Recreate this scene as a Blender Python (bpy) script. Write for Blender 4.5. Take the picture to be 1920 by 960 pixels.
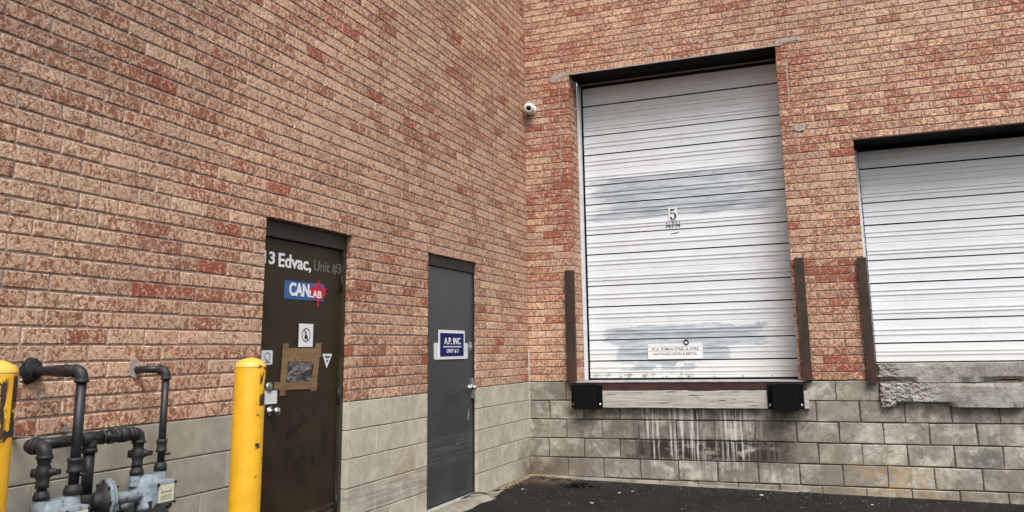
import bpy, bmesh, math, random
from mathutils import Vector, Matrix, noise
random.seed(7)
rnd = random.Random(11)
for o in list(bpy.data.objects): bpy.data.objects.remove(o)
S = bpy.context.scene
COL = S.collection
R = math.radians

# ------------------------------------------------------------ camera
cam_d = bpy.data.cameras.new('camera'); cam = bpy.data.objects.new('camera', cam_d); COL.objects.link(cam)
CR = Vector((0.937002, 0.348851, -0.018163)); CU = Vector((0.078866, -0.160607, 0.983863)); CF = Vector((-0.340304, 0.923314, 0.178001))
cam.matrix_world = Matrix(((CR.x, CU.x, -CF.x, 3.3940), (CR.y, CU.y, -CF.y, -8.6699), (CR.z, CU.z, -CF.z, 1.3227), (0, 0, 0, 1)))
cam_d.sensor_width = 36; cam_d.lens = 28.5789; cam_d.shift_x = -0.029668; cam_d.shift_y = -0.049893
cam_d.clip_start = .05; cam_d.clip_end = 2000
S.camera = cam

# ------------------------------------------------------------ world and sun (overcast)
W = bpy.data.worlds.new('World'); S.world = W; W.use_nodes = True
nt = W.node_tree; nt.nodes.clear()
sky = nt.nodes.new('ShaderNodeTexSky'); sky.sky_type = 'NISHITA'; sky.sun_disc = False
SUN_EL, SUN_AZ = 56, 146      # azimuth measured clockwise from +y
sky.sun_elevation = R(SUN_EL); sky.sun_rotation = R(SUN_AZ)
sky.air_density = 1.0; sky.dust_density = 4.0; sky.ozone_density = 1.0
hs = nt.nodes.new('ShaderNodeHueSaturation'); hs.inputs['Saturation'].default_value = .36
bg = nt.nodes.new('ShaderNodeBackground'); bg.inputs['Strength'].default_value = .105
wo = nt.nodes.new('ShaderNodeOutputWorld')
nt.links.new(sky.outputs[0], hs.inputs['Color']); nt.links.new(hs.outputs[0], bg.inputs['Color']); nt.links.new(bg.outputs[0], wo.inputs[0])
sd = bpy.data.lights.new('sun', 'SUN'); sd.energy = 1.9; sd.angle = R(30); sd.color = (1, .985, .97)
sun = bpy.data.objects.new('sun', sd); COL.objects.link(sun)
az, el = R(SUN_AZ), R(SUN_EL)
sdir = Vector((math.sin(az) * math.cos(el), math.cos(az) * math.cos(el), math.sin(el)))
sun.rotation_euler = sdir.to_track_quat('Z', 'Y').to_euler()
S.view_settings.view_transform = 'Standard'; S.view_settings.look = 'None'; S.view_settings.gamma = 1
S.view_settings.exposure = 0.70
S.render.resolution_x = 1024; S.render.resolution_y = 512

# ------------------------------------------------------------ node helper
class M:
    def __init__(s, name, rough=.7, metal=0, spec=.5):
        s.m = bpy.data.materials.new(name); s.m.use_nodes = True
        s.t = s.m.node_tree; s.n = s.t.nodes; s.l = s.t.links
        s.b = s.n['Principled BSDF']; s.b.inputs['Roughness'].default_value = rough
        s.b.inputs['Metallic'].default_value = metal; s.b.inputs['Specular IOR Level'].default_value = spec
        s.pos = s.n.new('ShaderNodeNewGeometry').outputs['Position']
        sp = s.n.new('ShaderNodeSeparateXYZ'); s.l.new(s.pos, sp.inputs[0]); s.x, s.y, s.z = sp.outputs
    def put(s, sock, v):
        if hasattr(v, 'is_output') or isinstance(v, bpy.types.NodeSocket): s.l.new(v, sock)
        else:
            if isinstance(v, tuple) and len(v) == 3 and sock.type == 'RGBA': v = (*v, 1)
            sock.default_value = v
    def math(s, op, a, b=0, c=None, clamp=False):
        n = s.n.new('ShaderNodeMath'); n.operation = op; n.use_clamp = clamp
        s.put(n.inputs[0], a); s.put(n.inputs[1], b)
        if c is not None: s.put(n.inputs[2], c)
        return n.outputs[0]
    def vec(s, a, b, c):
        n = s.n.new('ShaderNodeCombineXYZ'); s.put(n.inputs[0], a); s.put(n.inputs[1], b); s.put(n.inputs[2], c); return n.outputs[0]
    def vm(s, op, a, b):
        n = s.n.new('ShaderNodeVectorMath'); n.operation = op; s.put(n.inputs[0], a); s.put(n.inputs[1], b); return n.outputs[0]
    def scale(s, v, x, y, z): return s.vm('MULTIPLY', v, (x, y, z))
    def noise(s, sc, det=3, rough=.5, dist=0, vec=None, color=False):
        n = s.n.new('ShaderNodeTexNoise'); n.inputs['Scale'].default_value = sc; n.inputs['Detail'].default_value = det
        n.inputs['Roughness'].default_value = rough; n.inputs['Distortion'].default_value = dist
        s.put(n.inputs['Vector'], s.pos if vec is None else vec)
        return n.outputs['Color' if color else 'Fac']
    def vor(s, sc, vec=None, rand=1, out='Distance', feat='F1'):
        n = s.n.new('ShaderNodeTexVoronoi'); n.feature = feat; n.inputs['Scale'].default_value = sc; n.inputs['Randomness'].default_value = rand
        s.put(n.inputs['Vector'], s.pos if vec is None else vec); return n.outputs[out]
    def ramp(s, v, lo, hi, a=0., b=1., smooth=True):
        n = s.n.new('ShaderNodeMapRange'); n.interpolation_type = 'SMOOTHSTEP' if smooth else 'LINEAR'
        s.put(n.inputs[0], v); s.put(n.inputs[1], lo); s.put(n.inputs[2], hi); s.put(n.inputs[3], a); s.put(n.inputs[4], b); return n.outputs[0]
    def mix(s, f, a, b, mode='MIX'):
        n = s.n.new('ShaderNodeMix'); n.data_type = 'RGBA'; n.blend_type = mode
        s.put(n.inputs[0], f); s.put(n.inputs[6], a); s.put(n.inputs[7], b); return n.outputs[2]
    def mul(s, a, b): return s.math('MULTIPLY', a, b)
    def box(s, v, lo, hi, e=.03):       # soft band mask
        return s.mul(s.ramp(v, lo - e, lo + e), s.ramp(v, hi - e, hi + e, 1., 0.))
    def attr(s, name):
        n = s.n.new('ShaderNodeAttribute'); n.attribute_name = name
        sp = s.n.new('ShaderNodeSeparateColor'); s.l.new(n.outputs['Color'], sp.inputs[0]); return sp.outputs[0], sp.outputs[1], sp.outputs[2]
    def col(s, c): s.put(s.b.inputs['Base Color'], c); return s
    def rough(s, r): s.put(s.b.inputs['Roughness'], r); return s
    def bump(s, h, strength=.5, dist=.005):
        n = s.n.new('ShaderNodeBump'); n.inputs['Strength'].default_value = strength; n.inputs['Distance'].default_value = dist
        s.put(n.inputs['Height'], h); s.l.new(n.outputs[0], s.b.inputs['Normal']); return s

def plain(name, col, rough=.6, metal=0, var=.15, sc=18, bump=.15, spec=.5):
    m = M(name, rough, metal, spec)
    n = m.noise(sc, 4, .6)
    f = m.ramp(n, .3, .7, 0., 1.)
    m.col(m.mix(f, tuple(c * (1 - var) for c in col), tuple(min(1, c * (1 + var)) for c in col)))
    m.rough(m.ramp(n, .3, .7, max(0.05, rough - .08), min(1, rough + .08)))
    m.bump(m.noise(sc * 6, 3, .6), bump, .002)
    return m.m

# ------------------------------------------------------------ brick material
def brick_mat():
    m = M('mottled_brick', .92, 0, .25)
    r, red, lt = m.attr('tint')
    off = m.vec(m.mul(r, 37.), m.mul(r, 53.), m.mul(r, 71.))
    v = m.vm('ADD', m.scale(m.pos, 1, 1, .85), off)
    n1 = m.noise(38, 3.5, .62, 1.0, v)
    n2 = m.noise(95, 3, .6, .8, v)
    thr = m.ramp(red, 0., 1., .41, .575, False)
    flake = m.ramp(m.math('SUBTRACT', m.math('ADD', n1, m.mul(m.math('SUBTRACT', n2, .5), .16)), thr), -.035, .045)
    cream = m.mix(m.ramp(m.noise(60, 2, .5, 0, v), .35, .65), (.50, .31, .20), (.79, .57, .40))
    cream = m.mix(m.mul(red, .35), cream, (.58, .33, .235))
    hue = m.math('FRACT', m.mul(r, 7.31)); cream = m.mix(m.ramp(hue, .2, .9, 0., .4, False), cream, (.62, .375, .27))
    body = m.mix(m.ramp(red, .35, 1.), (.37, .165, .095), (.37, .105, .060))
    body = m.mix(m.ramp(n2, .35, .62), m.mix(.35, body, (.12, .055, .04)), body)
    c = m.mix(flake, body, cream)
    spk = m.ramp(m.vor(70, m.vm('ADD', v, m.scale(m.noise(20, 2, .5, 0, v, True), .02, .02, .02))), .16, .28, .5, 0.); c = m.mix(m.mul(spk, flake), c, (.88, .68, .53))
    c = m.mix(m.ramp(n2, .33, .42, .5, 0.), c, (.13, .07, .05))  # dark specks paint small pit shadows into the brick colour
    c = m.mix(1., c, m.vec(m.ramp(lt, 0, 1, .66, 1.22, False), m.ramp(lt, 0, 1, .66, 1.22, False), m.ramp(lt, 0, 1, .67, 1.2, False)), 'MULTIPLY')
    # old grime high up at the far left of the long wall
    g = m.mul(m.mul(m.ramp(m.y, -5.9, -4.2, 1., 0.), m.ramp(m.z, 2.2, 3.0)), m.ramp(m.noise(1.3, 4, .6), .3, .6))
    g = m.mul(g, m.ramp(m.x, .3, .5, 1., 0.))
    c = m.mix(m.mul(g, .55), c, m.mix(.5, c, (.10, .085, .08)))
    # faint broad weathering
    c = m.mix(m.ramp(m.noise(.9, 4, .65), .45, .75, 0., .28), c, (.27, .17, .13))
    # brown seep on the pier beside the corner
    s_ = m.mul(m.mul(m.box(m.z, 1.3, 1.75, .12), m.box(m.x, .2, .5, .08)), m.ramp(m.noise(9, 4, .6), .45, .6))
    c = m.mix(m.mul(s_, .5), c, (.30, .15, .05))
    # soot round the base of the gas pipes
    m.col(c)
    m.bump(m.math('ADD', m.mul(n1, 1.), m.mul(n2, .7)), .8, .007)
    return m.m
MBRICK = brick_mat()

def mortar_mat():
    m = M('grey_mortar', .95, 0, .2)
    n = m.noise(55, 4, .6); n3 = m.noise(2.0, 4, .6)
    c = m.mix(m.ramp(n, .3, .7), (.33, .27, .235), (.52, .44, .39))
    c = m.mix(m.ramp(n3, .4, .7, 0., .4), c, (.16, .115, .10))
    c = m.mix(m.ramp(m.x, .005, .02, 0., .55), c, (.25, .165, .13))
    m.col(c); m.bump(n, .6, .004); return m.m
MMORT = mortar_mat()

def block_mat(right):
    m = M('dock_block' if right else 'painted_block', .93, 0, .25)
    r, g, lt = m.attr('tint')
    off = m.vec(m.mul(r, 17.), m.mul(r, 23.), m.mul(r, 31.))
    v = m.vm('ADD', m.pos, off)
    n1 = m.noise(7, 5, .65, .4, v); n2 = m.noise(90, 3, .7); n3 = m.noise(2.2, 4, .6)
    if right:
        c = m.mix(m.ramp(n1, .3, .7), (.34, .32, .26), (.62, .59, .50))
        c = m.mix(m.ramp(m.noise(2.6, 5, .7, .6), .45, .60, 0., .65), c, (.19, .18, .155))
        c = m.mix(m.ramp(m.noise(55, 4, .7), .54, .62, 0., .5), c, (.16, .14, .115))
        c = m.mix(m.ramp(m.noise(8, 5, .7, .5, v), .53, .57, 0., .62), c, (.18, .165, .14))
    else:
        c = m.mix(m.ramp(n1, .3, .7), (.42, .385, .31), (.60, .56, .455))
        c = m.mix(m.ramp(n3, .45, .7, 0., .35), c, (.42, .385, .29))
    c = m.mix(1., c, m.vec(*[m.ramp(lt, 0, 1, .76, 1.14, False) if right else m.ramp(lt, 0, 1, .92, 1.06, False)] * 3), 'MULTIPLY')
    c = m.mix(m.ramp(n2, .28, .42, .6 if right else .4, 0.), c, (.12, .11, .10))
    if right:
        # leached white runs below the dock plate, soot bands and rust patches
        xz = m.vec(m.mul(m.x, 1.), 0., m.mul(m.z, .03))
        damp = m.mul(m.mul(m.ramp(m.z, .60, .76, .35, 1.), m.box(m.x, .45, 2.95, .15)), m.ramp(m.noise(6, 4, .6), .35, .55))
        damp = m.mul(damp, m.ramp(m.z, .25, .5))
        c = m.mix(m.mul(damp, .85), c, (.10, .078, .058))
        c = m.mix(m.ramp(m.noise(1.4, 5, .7, .5, m.vm('ADD', m.pos, (3., 0., 1.))), .46, .60, 0., .55), c, (.22, .185, .135))
        jt = m.mul(m.ramp(m.math('ABSOLUTE', m.math('SUBTRACT', m.math('FRACT', m.mul(m.z, 5.)), .5)), .43, .5), m.ramp(m.noise(3, 4, .6), .42, .55)); c = m.mix(m.mul(jt, .6), c, (.12, .10, .08))
        dirt = m.mul(m.mul(m.box(m.x, .85, 2.85, .25), m.box(m.z, .12, .68, .08)), m.ramp(m.noise(4.5, 5, .7, .4, m.scale(m.pos, 1, 1, 1.6)), .42, .58))
        c = m.mix(m.mul(dirt, .6), c, (.12, .10, .08))
        band = m.mul(m.mul(m.box(m.z, .20, .41, .035), m.box(m.x, 1.15, 2.75, .2)), m.ramp(m.noise(3.3, 5, .65, .3, m.scale(m.pos, 1, 1, 2.2)), .36, .50))
        c = m.mix(m.mul(band, .96), c, (.035, .026, .02))
        crk = m.mul(m.mul(m.box(m.z, .385, .41, .012), m.box(m.x, 1.5, 2.75, .2)), .8)
        c = m.mix(crk, c, (.03, .022, .018))
        smear = m.mul(m.mul(m.box(m.x, .9, 2.8, .2), m.box(m.z, .0, .7, .06)), m.ramp(m.noise(14, 3, .5, 0, m.vec(m.x, 0., m.mul(m.z, .12))), .5, .6))
        c = m.mix(m.mul(smear, .5), c, (.15, .135, .115))
        st = m.noise(34, 3, .65, 0, xz); brk = m.noise(5, 4, .7, .3, m.vec(m.mul(m.x, 4.), 0., m.mul(m.z, 1.1)))
        runs = m.mul(m.ramp(st, .51, .62), m.ramp(brk, .33, .48))
        runs = m.mul(runs, m.mul(m.mul(m.box(m.x, 1.2, 2.36, .08), m.ramp(m.z, .05, .3)), m.ramp(m.z, .70, .78, 1., 0.)))
        c = m.mix(m.mul(runs, .85), c, (.66, .63, .58))
        st2 = m.noise(19, 2, .5, 0, m.vm('ADD', xz, (5., 0., 0.)))
        runs2 = m.mul(m.mul(m.ramp(st2, .64, .70), m.box(m.x, .75, 2.55, .1)), m.mul(m.ramp(m.z, .35, .5), m.ramp(m.z, .70, .78, 1., 0.)))
        c = m.mix(m.mul(runs2, .45), c, (.50, .46, .40))
        tan = m.mul(m.mul(m.box(m.math('ADD', m.x, m.mul(n1, .5)), 3.62, 4.25, .25), m.box(m.z, -.12, .2, .05)), m.ramp(m.noise(6, 5, .7, .4), .42, .56))
        c = m.mix(m.mul(tan, .6), c, (.42, .265, .12))
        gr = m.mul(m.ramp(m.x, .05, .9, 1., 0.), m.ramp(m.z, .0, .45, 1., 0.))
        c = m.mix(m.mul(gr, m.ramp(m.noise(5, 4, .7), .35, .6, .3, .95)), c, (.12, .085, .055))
        lowg = m.mul(m.ramp(m.z, -.06, .06, 1., 0.), m.ramp(m.noise(8, 4, .7), .35, .6))
        c = m.mix(m.mul(lowg, .55), c, (.20, .16, .11))
        dk = m.mul(m.mul(m.box(m.x, 4.30, 4.62, .02), m.box(m.z, .21, .345, .015)), m.ramp(m.noise(16, 4, .6), .38, .5))
        c = m.mix(m.mul(dk, .6), c, (.13, .125, .115))
        und = m.mul(m.mul(m.ramp(m.x, 3.6, 3.75), m.box(m.z, .60, .76, .05)), m.ramp(m.noise(9, 4, .6), .35, .6))
        c = m.mix(m.mul(und, .6), c, (.14, .11, .085))
    else:
        scr = m.noise(3, 4, .6, .2, m.vec(0., m.mul(m.y, .5), m.mul(m.z, 16.)))
        zz = m.math('ADD', m.z, m.mul(m.y, -.012))
        band = m.mul(m.mul(m.box(zz, .22, .42, .05), m.ramp(scr, .45, .6)), m.box(m.y, -3.7, -2.2, .1))
        c = m.mix(m.mul(band, .55), c, (.20, .19, .17))
        tan = m.mul(m.mul(m.box(m.y, -2.95, -2.55, .12), m.box(m.z, .38, .62, .06)), m.ramp(m.noise(6, 4, .6), .4, .6))
        c = m.mix(m.mul(tan, .5), c, (.42, .29, .16))
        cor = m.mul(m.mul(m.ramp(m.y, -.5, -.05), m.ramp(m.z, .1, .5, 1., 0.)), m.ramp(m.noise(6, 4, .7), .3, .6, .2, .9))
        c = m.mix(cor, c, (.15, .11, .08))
        mt = m.mul(m.mul(m.box(m.y, -6.2, -5.1, .2), m.box(m.z, .6, .97, .08)), m.ramp(m.noise(5, 4, .6), .4, .6))
        c = m.mix(m.mul(mt, .45), c, (.17, .155, .14))
        lf = m.ramp(m.y, -4.9, -4.5, 1., 0.)
        c = m.mix(m.mul(lf, .40), c, (.24, .225, .195))
    m.col(c); m.bump(m.math('ADD', m.mul(n1, 1.), m.mul(n2, .5)), .5, .004)
    return m.m
MBLOCK_R = block_mat(True); MBLOCK_L = block_mat(False)

def joint_mat(name, col):
    m = M(name, .95, 0, .2); n = m.noise(30, 4, .6)
    m.col(m.mix(m.ramp(n, .35, .65), tuple(c * .6 for c in col), col)); m.bump(n, .5, .003); return m.m
MJ_R = joint_mat('dark_block_joint', (.11, .095, .08)); MJ_L = joint_mat('pale_block_joint', (.27, .25, .205))

def door_mat():
    m = M('white_ribbed_steel', .45, 0, .5)
    n = m.noise(6, 4, .6, .3, m.scale(m.pos, .6, 1, 4)); n2 = m.noise(40, 4, .65)
    c = m.mix(m.ramp(n, .3, .7), (.73, .76, .78), (.81, .84, .855))
    c = m.mix(m.ramp(m.noise(1.1, 3, .6), .4, .7, 0., .35), c, (.69, .72, .77))
    c = m.mix(m.mul(m.box(m.z, 1.0, 1.3, .08), .35), c, (.66, .63, .54))
    # worn galvanised patches where paint is gone
    ed = m.mul(m.math('SUBTRACT', m.noise(3, 4, .6, .2, m.scale(m.pos, 1, 1, 3.5)), .5), .7)
    xx = m.math('ADD', m.x, ed); zz = m.math('ADD', m.z, m.mul(ed, .25))
    p1 = m.mul(m.box(xx, .74, 2.74, .22), m.box(m.math('ADD', m.z, m.mul(ed, .08)), 2.82, 3.31, .02))
    p1 = m.mul(p1, m.ramp(m.noise(4, 4, .7, .3, m.scale(m.pos, .35, 1, 5)), .42, .54, .45, 1.))
    p1 = m.mul(p1, m.ramp(xx, 1.9, 2.75, 1., .5))
    top = m.math('ADD', 1.57, m.mul(m.math('SUBTRACT', m.x, .9), .0))
    p2a = m.mul(m.box(xx, .88, 2.55, .10), m.mul(m.box(zz, 1.36, 1.585, .012), m.ramp(m.noise(4, 5, .7, .3, m.scale(m.pos, .35, 1, 5)), .40, .52, .5, 1.)))
    p2b = m.mul(m.box(m.math('ADD', m.x, m.mul(ed, .2)), .935, 2.15, .05), m.box(m.z, 1.212, 1.43, .006))
    p2c = m.mul(m.box(xx, 1.0, 1.72, .07), m.mul(m.box(m.z, 1.10, 1.206, .02), m.ramp(m.noise(10, 4, .7), .35, .5)))
    p = m.math('MAXIMUM', m.math('MAXIMUM', p1, p2a), m.math('MAXIMUM', p2b, p2c))
    p = m.mul(p, m.ramp(m.x, 3.0, 3.1, 1., 0.))
    p = m.mul(m.ramp(p, .03, .65), m.ramp(m.noise(17, 5, .75, .2, m.scale(m.pos, .22, 1, 2.2)), .34, .60, .55, 1.))
    gal = m.mix(m.ramp(n, .35, .65), (.34, .39, .44), (.47, .53, .58))
    c = m.mix(p, c, gal)
    # dirt streaks at the bottom
    d = m.mul(m.mul(m.box(m.z, 1.0, 1.07, .02), m.box(m.x, .6, 1.75, .2)), m.ramp(m.noise(14, 4, .7), .45, .6))
    c = m.mix(m.mul(d, .7), c, (.20, .18, .14))
    ch = m.mul(m.ramp(m.noise(26, 3, .6, 0, m.scale(m.pos, 1, 1, .7)), .72, .74), p1)
    c = m.mix(ch, c, (.78, .8, .82))
    gr = m.mul(m.ramp(m.noise(5, 5, .7, 0, m.scale(m.pos, 1.6, 1, .5)), .52, .72), .22); c = m.mix(gr, c, (.55, .55, .53))
    m.col(c); m.rough(m.ramp(n2, .3, .7, .38, .55)); m.bump(m.noise(12, 3, .5), .08, .003)
    return m.m
MDOOR = door_mat()

def bollard_mat():
    m = M('chipped_yellow_paint', .38, 0, .5)
    n = m.noise(14, 4, .6, .2); n2 = m.noise(60, 3, .6)
    c = m.mix(m.ramp(n, .3, .7), (.70, .36, .010), (.80, .43, .018))
    c = m.mix(m.ramp(m.z, 1.262, 1.28, 0., .45), c, (.86, .58, .16))
    c = m.mix(m.ramp(m.noise(5, 5, .7, 0, m.scale(m.pos, 1, 1, .15)), .55, .75, 0., .35), c, (.66, .34, .03))
    # chips, down to a dark undercoat, strongest on the side facing the door
    chip = m.noise(24, 4, .65, .5, m.scale(m.pos, 1, 1, .5))
    isR = m.ramp(m.y, -5.8, -5.7)
    sr = m.math('ADD', m.mul(m.math('ADD', m.x, -.395), .77), m.mul(m.math('ADD', m.y, 5.075), .64))
    sl = m.math('ADD', m.mul(m.math('ADD', m.x, -.36), .77), m.mul(m.math('ADD', m.y, 6.46), .64))
    R_ = m.mul(m.mul(m.mul(isR, m.box(sr, .052, .2, .003)), m.box(m.z, 1.07, 1.268, .006)), m.ramp(chip, .45, .475))
    R2 = m.mul(m.mul(isR, m.ramp(sr, .03, .045)), m.ramp(m.noise(15, 3, .5, .4, m.scale(m.pos, 1, 1, 1.8)), .66, .675))
    isL = m.math('SUBTRACT', 1., isR)
    L_ = m.mul(m.mul(m.mul(isL, m.box(sl, .02, .066, .006)), m.box(m.z, 1.02, 1.26, .02)), m.ramp(chip, .50, .52))
    L3 = m.mul(m.mul(isL, m.mul(m.box(sl, .0765, .2, .001), m.ramp(m.noise(12, 3, .6), .40, .46))), m.box(m.z, 1.05, 1.27, .01))
    L2 = m.math('MAXIMUM', L3, m.mul(m.mul(isL, m.ramp(sl, -.02, .0)), m.ramp(m.noise(13, 3, .5, .4), .66, .67)))
    k = m.math('MAXIMUM', m.math('MAXIMUM', R_, L_), m.math('MAXIMUM', R2, L2))
    c = m.mix(m.ramp(m.noise(34, 4, .7, .3, m.scale(m.pos, 1, 1, .5)), .60, .70, 0., .35), c, (.45, .24, .04))
    c = m.mix(k, c, (.035, .02, .012))
    m.col(c); m.rough(m.ramp(k, 0., 1., .4, .8)); m.bump(m.math('SUBTRACT', m.mul(n2, .15), k), .5, .002)
    return m.m
MYEL = bollard_mat()

def guard_mat():
    m = M('rusty_brown_steel', .75, 0, .4)
    n = m.noise(9, 5, .7, .3, m.scale(m.pos, 1, 1, .5)); n2 = m.noise(45, 4, .7)
    c = m.mix(m.ramp(n, .35, .65), (.026, .018, .013), (.050, .034, .024))
    c = m.mix(m.ramp(n2, .5, .7, 0., .6), c, (.10, .05, .03))
    c = m.mix(m.mul(m.ramp(m.z, 1.0, 1.35, 1., 0.), m.ramp(n, .35, .6)), c, (.085, .03, .016))
    m.col(c); m.bump(n2, .3, .002); return m.m
MGUARD = guard_mat()

def steel_door_mat(kind):
    m = M('olive_steel_paint' if kind == 1 else 'charcoal_steel_paint', .45, 0, .3)
    n = m.noise(3.5, 5, .65, .3); n2 = m.noise(30, 4, .7, 0, m.scale(m.pos, 1, 1, .25))
    if kind == 1:
        c = m.mix(m.ramp(n, .3, .7), (.020, .015, .008), (.036, .026, .012))
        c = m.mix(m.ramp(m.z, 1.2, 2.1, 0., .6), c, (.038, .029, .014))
        bl = m.mul(m.mul(m.box(m.z, .55, 1.0, .12), m.box(m.y, -4.2, -3.65, .08)), m.ramp(m.noise(7, 5, .7, .6), .50, .58))
        c = m.mix(m.mul(bl, .85), c, (.012, .010, .010))
        b2 = m.mul(m.mul(m.box(m.z, 1.35, 1.7, .12), m.box(m.y, -4.45, -4.1, .08)), m.ramp(m.noise(6, 5, .7, .6), .50, .60))
        c = m.mix(m.mul(b2, .7), c, (.016, .014, .012))
        c = m.mix(m.ramp(n2, .60, .75, 0., .35), c, (.09, .075, .045))
        sc = m.noise(3, 4, .6, .2, m.vec(0., m.mul(m.y, .6), m.mul(m.z, 22.)))
        zz = m.math('ADD', m.z, m.mul(m.y, .0))
        bd = m.mul(m.box(zz, .12, .31, .03), m.ramp(sc, .44, .56))
        c = m.mix(m.mul(bd, .5), c, (.16, .15, .135))
    else:
        c = m.mix(m.ramp(n, .3, .7), (.040, .044, .046), (.058, .062, .064))
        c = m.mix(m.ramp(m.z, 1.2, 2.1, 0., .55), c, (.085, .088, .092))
        c = m.mix(m.ramp(n2, .58, .75, 0., .25), c, (.11, .115, .12))
        sc = m.noise(3, 4, .6, .2, m.vec(0., m.mul(m.y, .6), m.mul(m.z, 20.)))
        bd = m.mul(m.box(m.z, .36, .60, .04), m.ramp(sc, .46, .58))
        c = m.mix(m.mul(bd, .35), c, (.15, .155, .16))
        ch = m.mul(m.mul(m.box(m.z, .70, .80, .02), m.box(m.y, -1.53, -1.46, .01)), m.ramp(m.noise(22, 3, .6), .54, .57))
        c = m.mix(ch, c, (.35, .36, .37))
    m.col(c); m.rough(m.ramp(n, .3, .7, .36, .55)); m.bump(n, .12, .004); return m.m
MD1 = steel_door_mat(1); MD2 = steel_door_mat(2)

def asphalt_mat():
    m = M('dark_asphalt', .9, 0, .2)
    n = m.noise(1.6, 5, .65, .3); g = m.noise(75, 4, .8); n3 = m.noise(9, 4, .7, .5)
    c = m.mix(m.ramp(n, .35, .65), (.007, .006, .006), (.015, .0135, .013))
    c = m.mix(m.ramp(g, .54, .68, 0., .7), c, (.042, .038, .035))
    c = m.mix(m.ramp(n3, .54, .70, 0., .6), c, (.036, .031, .026))
    cor = m.mul(m.ramp(m.x, .05, .75, 1., 0.), m.ramp(m.y, -.7, -.1))
    c = m.mix(m.mul(cor, m.ramp(m.noise(10, 5, .7), .4, .62)), c, (.135, .098, .062))
    m.col(c); m.rough(m.ramp(n, .3, .7, .75, .95)); m.bump(m.math('ADD', g, m.mul(n3, .7)), .7, .006); return m.m
MASPH = asphalt_mat()

def rough_conc_mat(name, lo, hi, pit=.4, big=4):
    m = M(name, .95, 0, .2)
    n = m.noise(big, 5, .7, .5); n2 = m.noise(48, 4, .7); v = m.vor(60)
    c = m.mix(m.ramp(n, .32, .68), lo, hi)
    c = m.mix(m.ramp(n2, .3, .42, pit, 0.), c, (.10, .09, .08))
    c = m.mix(m.ramp(v, .05, .25, .25, 0.), c, (.55, .52, .48))
    m.col(c); m.bump(m.math('ADD', n2, m.mul(n, .8)), .9, .006); return m.m
MSILL = rough_conc_mat('broken_concrete', (.21, .195, .165), (.43, .41, .37), .8, 6)
def sill_extra(mat):
    nt = mat.node_tree
    return mat
MSTEP = rough_conc_mat('step_concrete', (.17, .15, .12), (.34, .31, .26))
MTIMB = None
def timber_mat():
    m = M('weathered_painted_timber', .85, 0, .3)
    g = m.noise(4, 5, .7, .4, m.scale(m.pos, .55, 1, 16)); g2 = m.noise(60, 3, .6, 0, m.scale(m.pos, .25, 1, 1))
    c = m.mix(m.ramp(g, .3, .7), (.38, .36, .31), (.60, .575, .51))
    cr = m.mul(m.ramp(m.noise(3, 3, .6, .8, m.scale(m.pos, .8, 1, 26)), .60, .63), m.box(m.x, .9, 2.5, .05))
    c = m.mix(cr, c, (.07, .06, .045))
    c = m.mix(m.ramp(g2, .6, .72, 0., .5), c, (.22, .20, .16))
    m.col(c); m.bump(m.math('SUBTRACT', g, cr), .6, .004); return m.m
MTIMB = timber_mat()

MBLK = plain('black_painted_iron', (.014, .014, .016), .48, 0, .35, 20, .35)
MBLK2 = plain('black_fitting_iron', (.019, .019, .020), .6, 0, .3, 30, .5)
MRUB_SHADE = plain('black_rubber_and_gap_shade', (.004, .004, .0045), .85, 0, .3, 20, .3, .15)
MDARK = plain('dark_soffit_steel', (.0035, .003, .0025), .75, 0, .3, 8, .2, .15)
MREDBR = plain('oxide_brown_steel', (.045, .016, .012), .7, 0, .35, 8, .3)
MPLATE = plain('scuffed_plate_steel', (.40, .385, .36), .55, .2, .25, 9, .3)
MGALV = plain('pale_painted_steel', (.68, .69, .69), .5, 0, .08, 8, .1)
MLITE = plain('light_trim_paint', (.33, .29, .26), .7, 0, .2, 8, .2)
def meter_mat():
    m = M('grey_blue_cast_paint', .5, 0, .4)
    n = m.noise(16, 5, .7, .4); n2 = m.noise(40, 4, .7)
    c = m.mix(m.ramp(n, .3, .7), (.17, .215, .245), (.27, .32, .35))
    c = m.mix(m.ramp(n2, .56, .64, 0., .75), c, (.035, .035, .035))
    c = m.mix(m.ramp(m.noise(7, 4, .7), .55, .68, 0., .6), c, (.12, .13, .135))
    m.col(c); m.bump(n2, .4, .002); return m.m
MMET = meter_mat()
MIDX = plain('cream_index_plate', (.66, .63, .46), .45, 0, .12, 60, .1)
MWHITE = plain('white_vinyl', (.80, .81, .82), .4, 0, .03, 20, .03)
MPAPER = plain('white_paper', (.70, .72, .74), .6, 0, .06, 30, .1)
MINK = plain('black_ink', (.01, .01, .012), .5, 0, .1, 20, 0)
MGREYINK = plain('faded_grey_ink', (.21, .21, .22), .6, 0, .2, 60, 0)
MFADE = plain('faded_grey_lettering', (.17, .17, .165), .6, 0, .25, 40, 0)
MBLUE = plain('mid_blue_vinyl', (.05, .125, .34), .55, 0, .08, 20, .03, .25)
MNAVY = plain('navy_blue_sheet', (.006, .008, .11), .6, 0, .12, 12, .03, .2)
MREDV = plain('red_vinyl', (.52, .012, .03), .45, 0, .1, 20, .03)
MMAROON = plain('maroon_ink', (.16, .01, .03), .5, 0, .1, 20, 0)
def tape_mat():
    m = M('brown_packing_tape', .4, 0, .5)
    n = m.noise(6, 4, .6, .5, m.scale(m.pos, 1, 1, 6)); n2 = m.noise(40, 3, .6)
    m.col(m.mix(m.ramp(n, .3, .7), (.165, .092, .040), (.27, .165, .082))); m.bump(m.math('ADD', n, m.mul(n2, .3)), .5, .004); return m.m
MTAPE = tape_mat()
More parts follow.
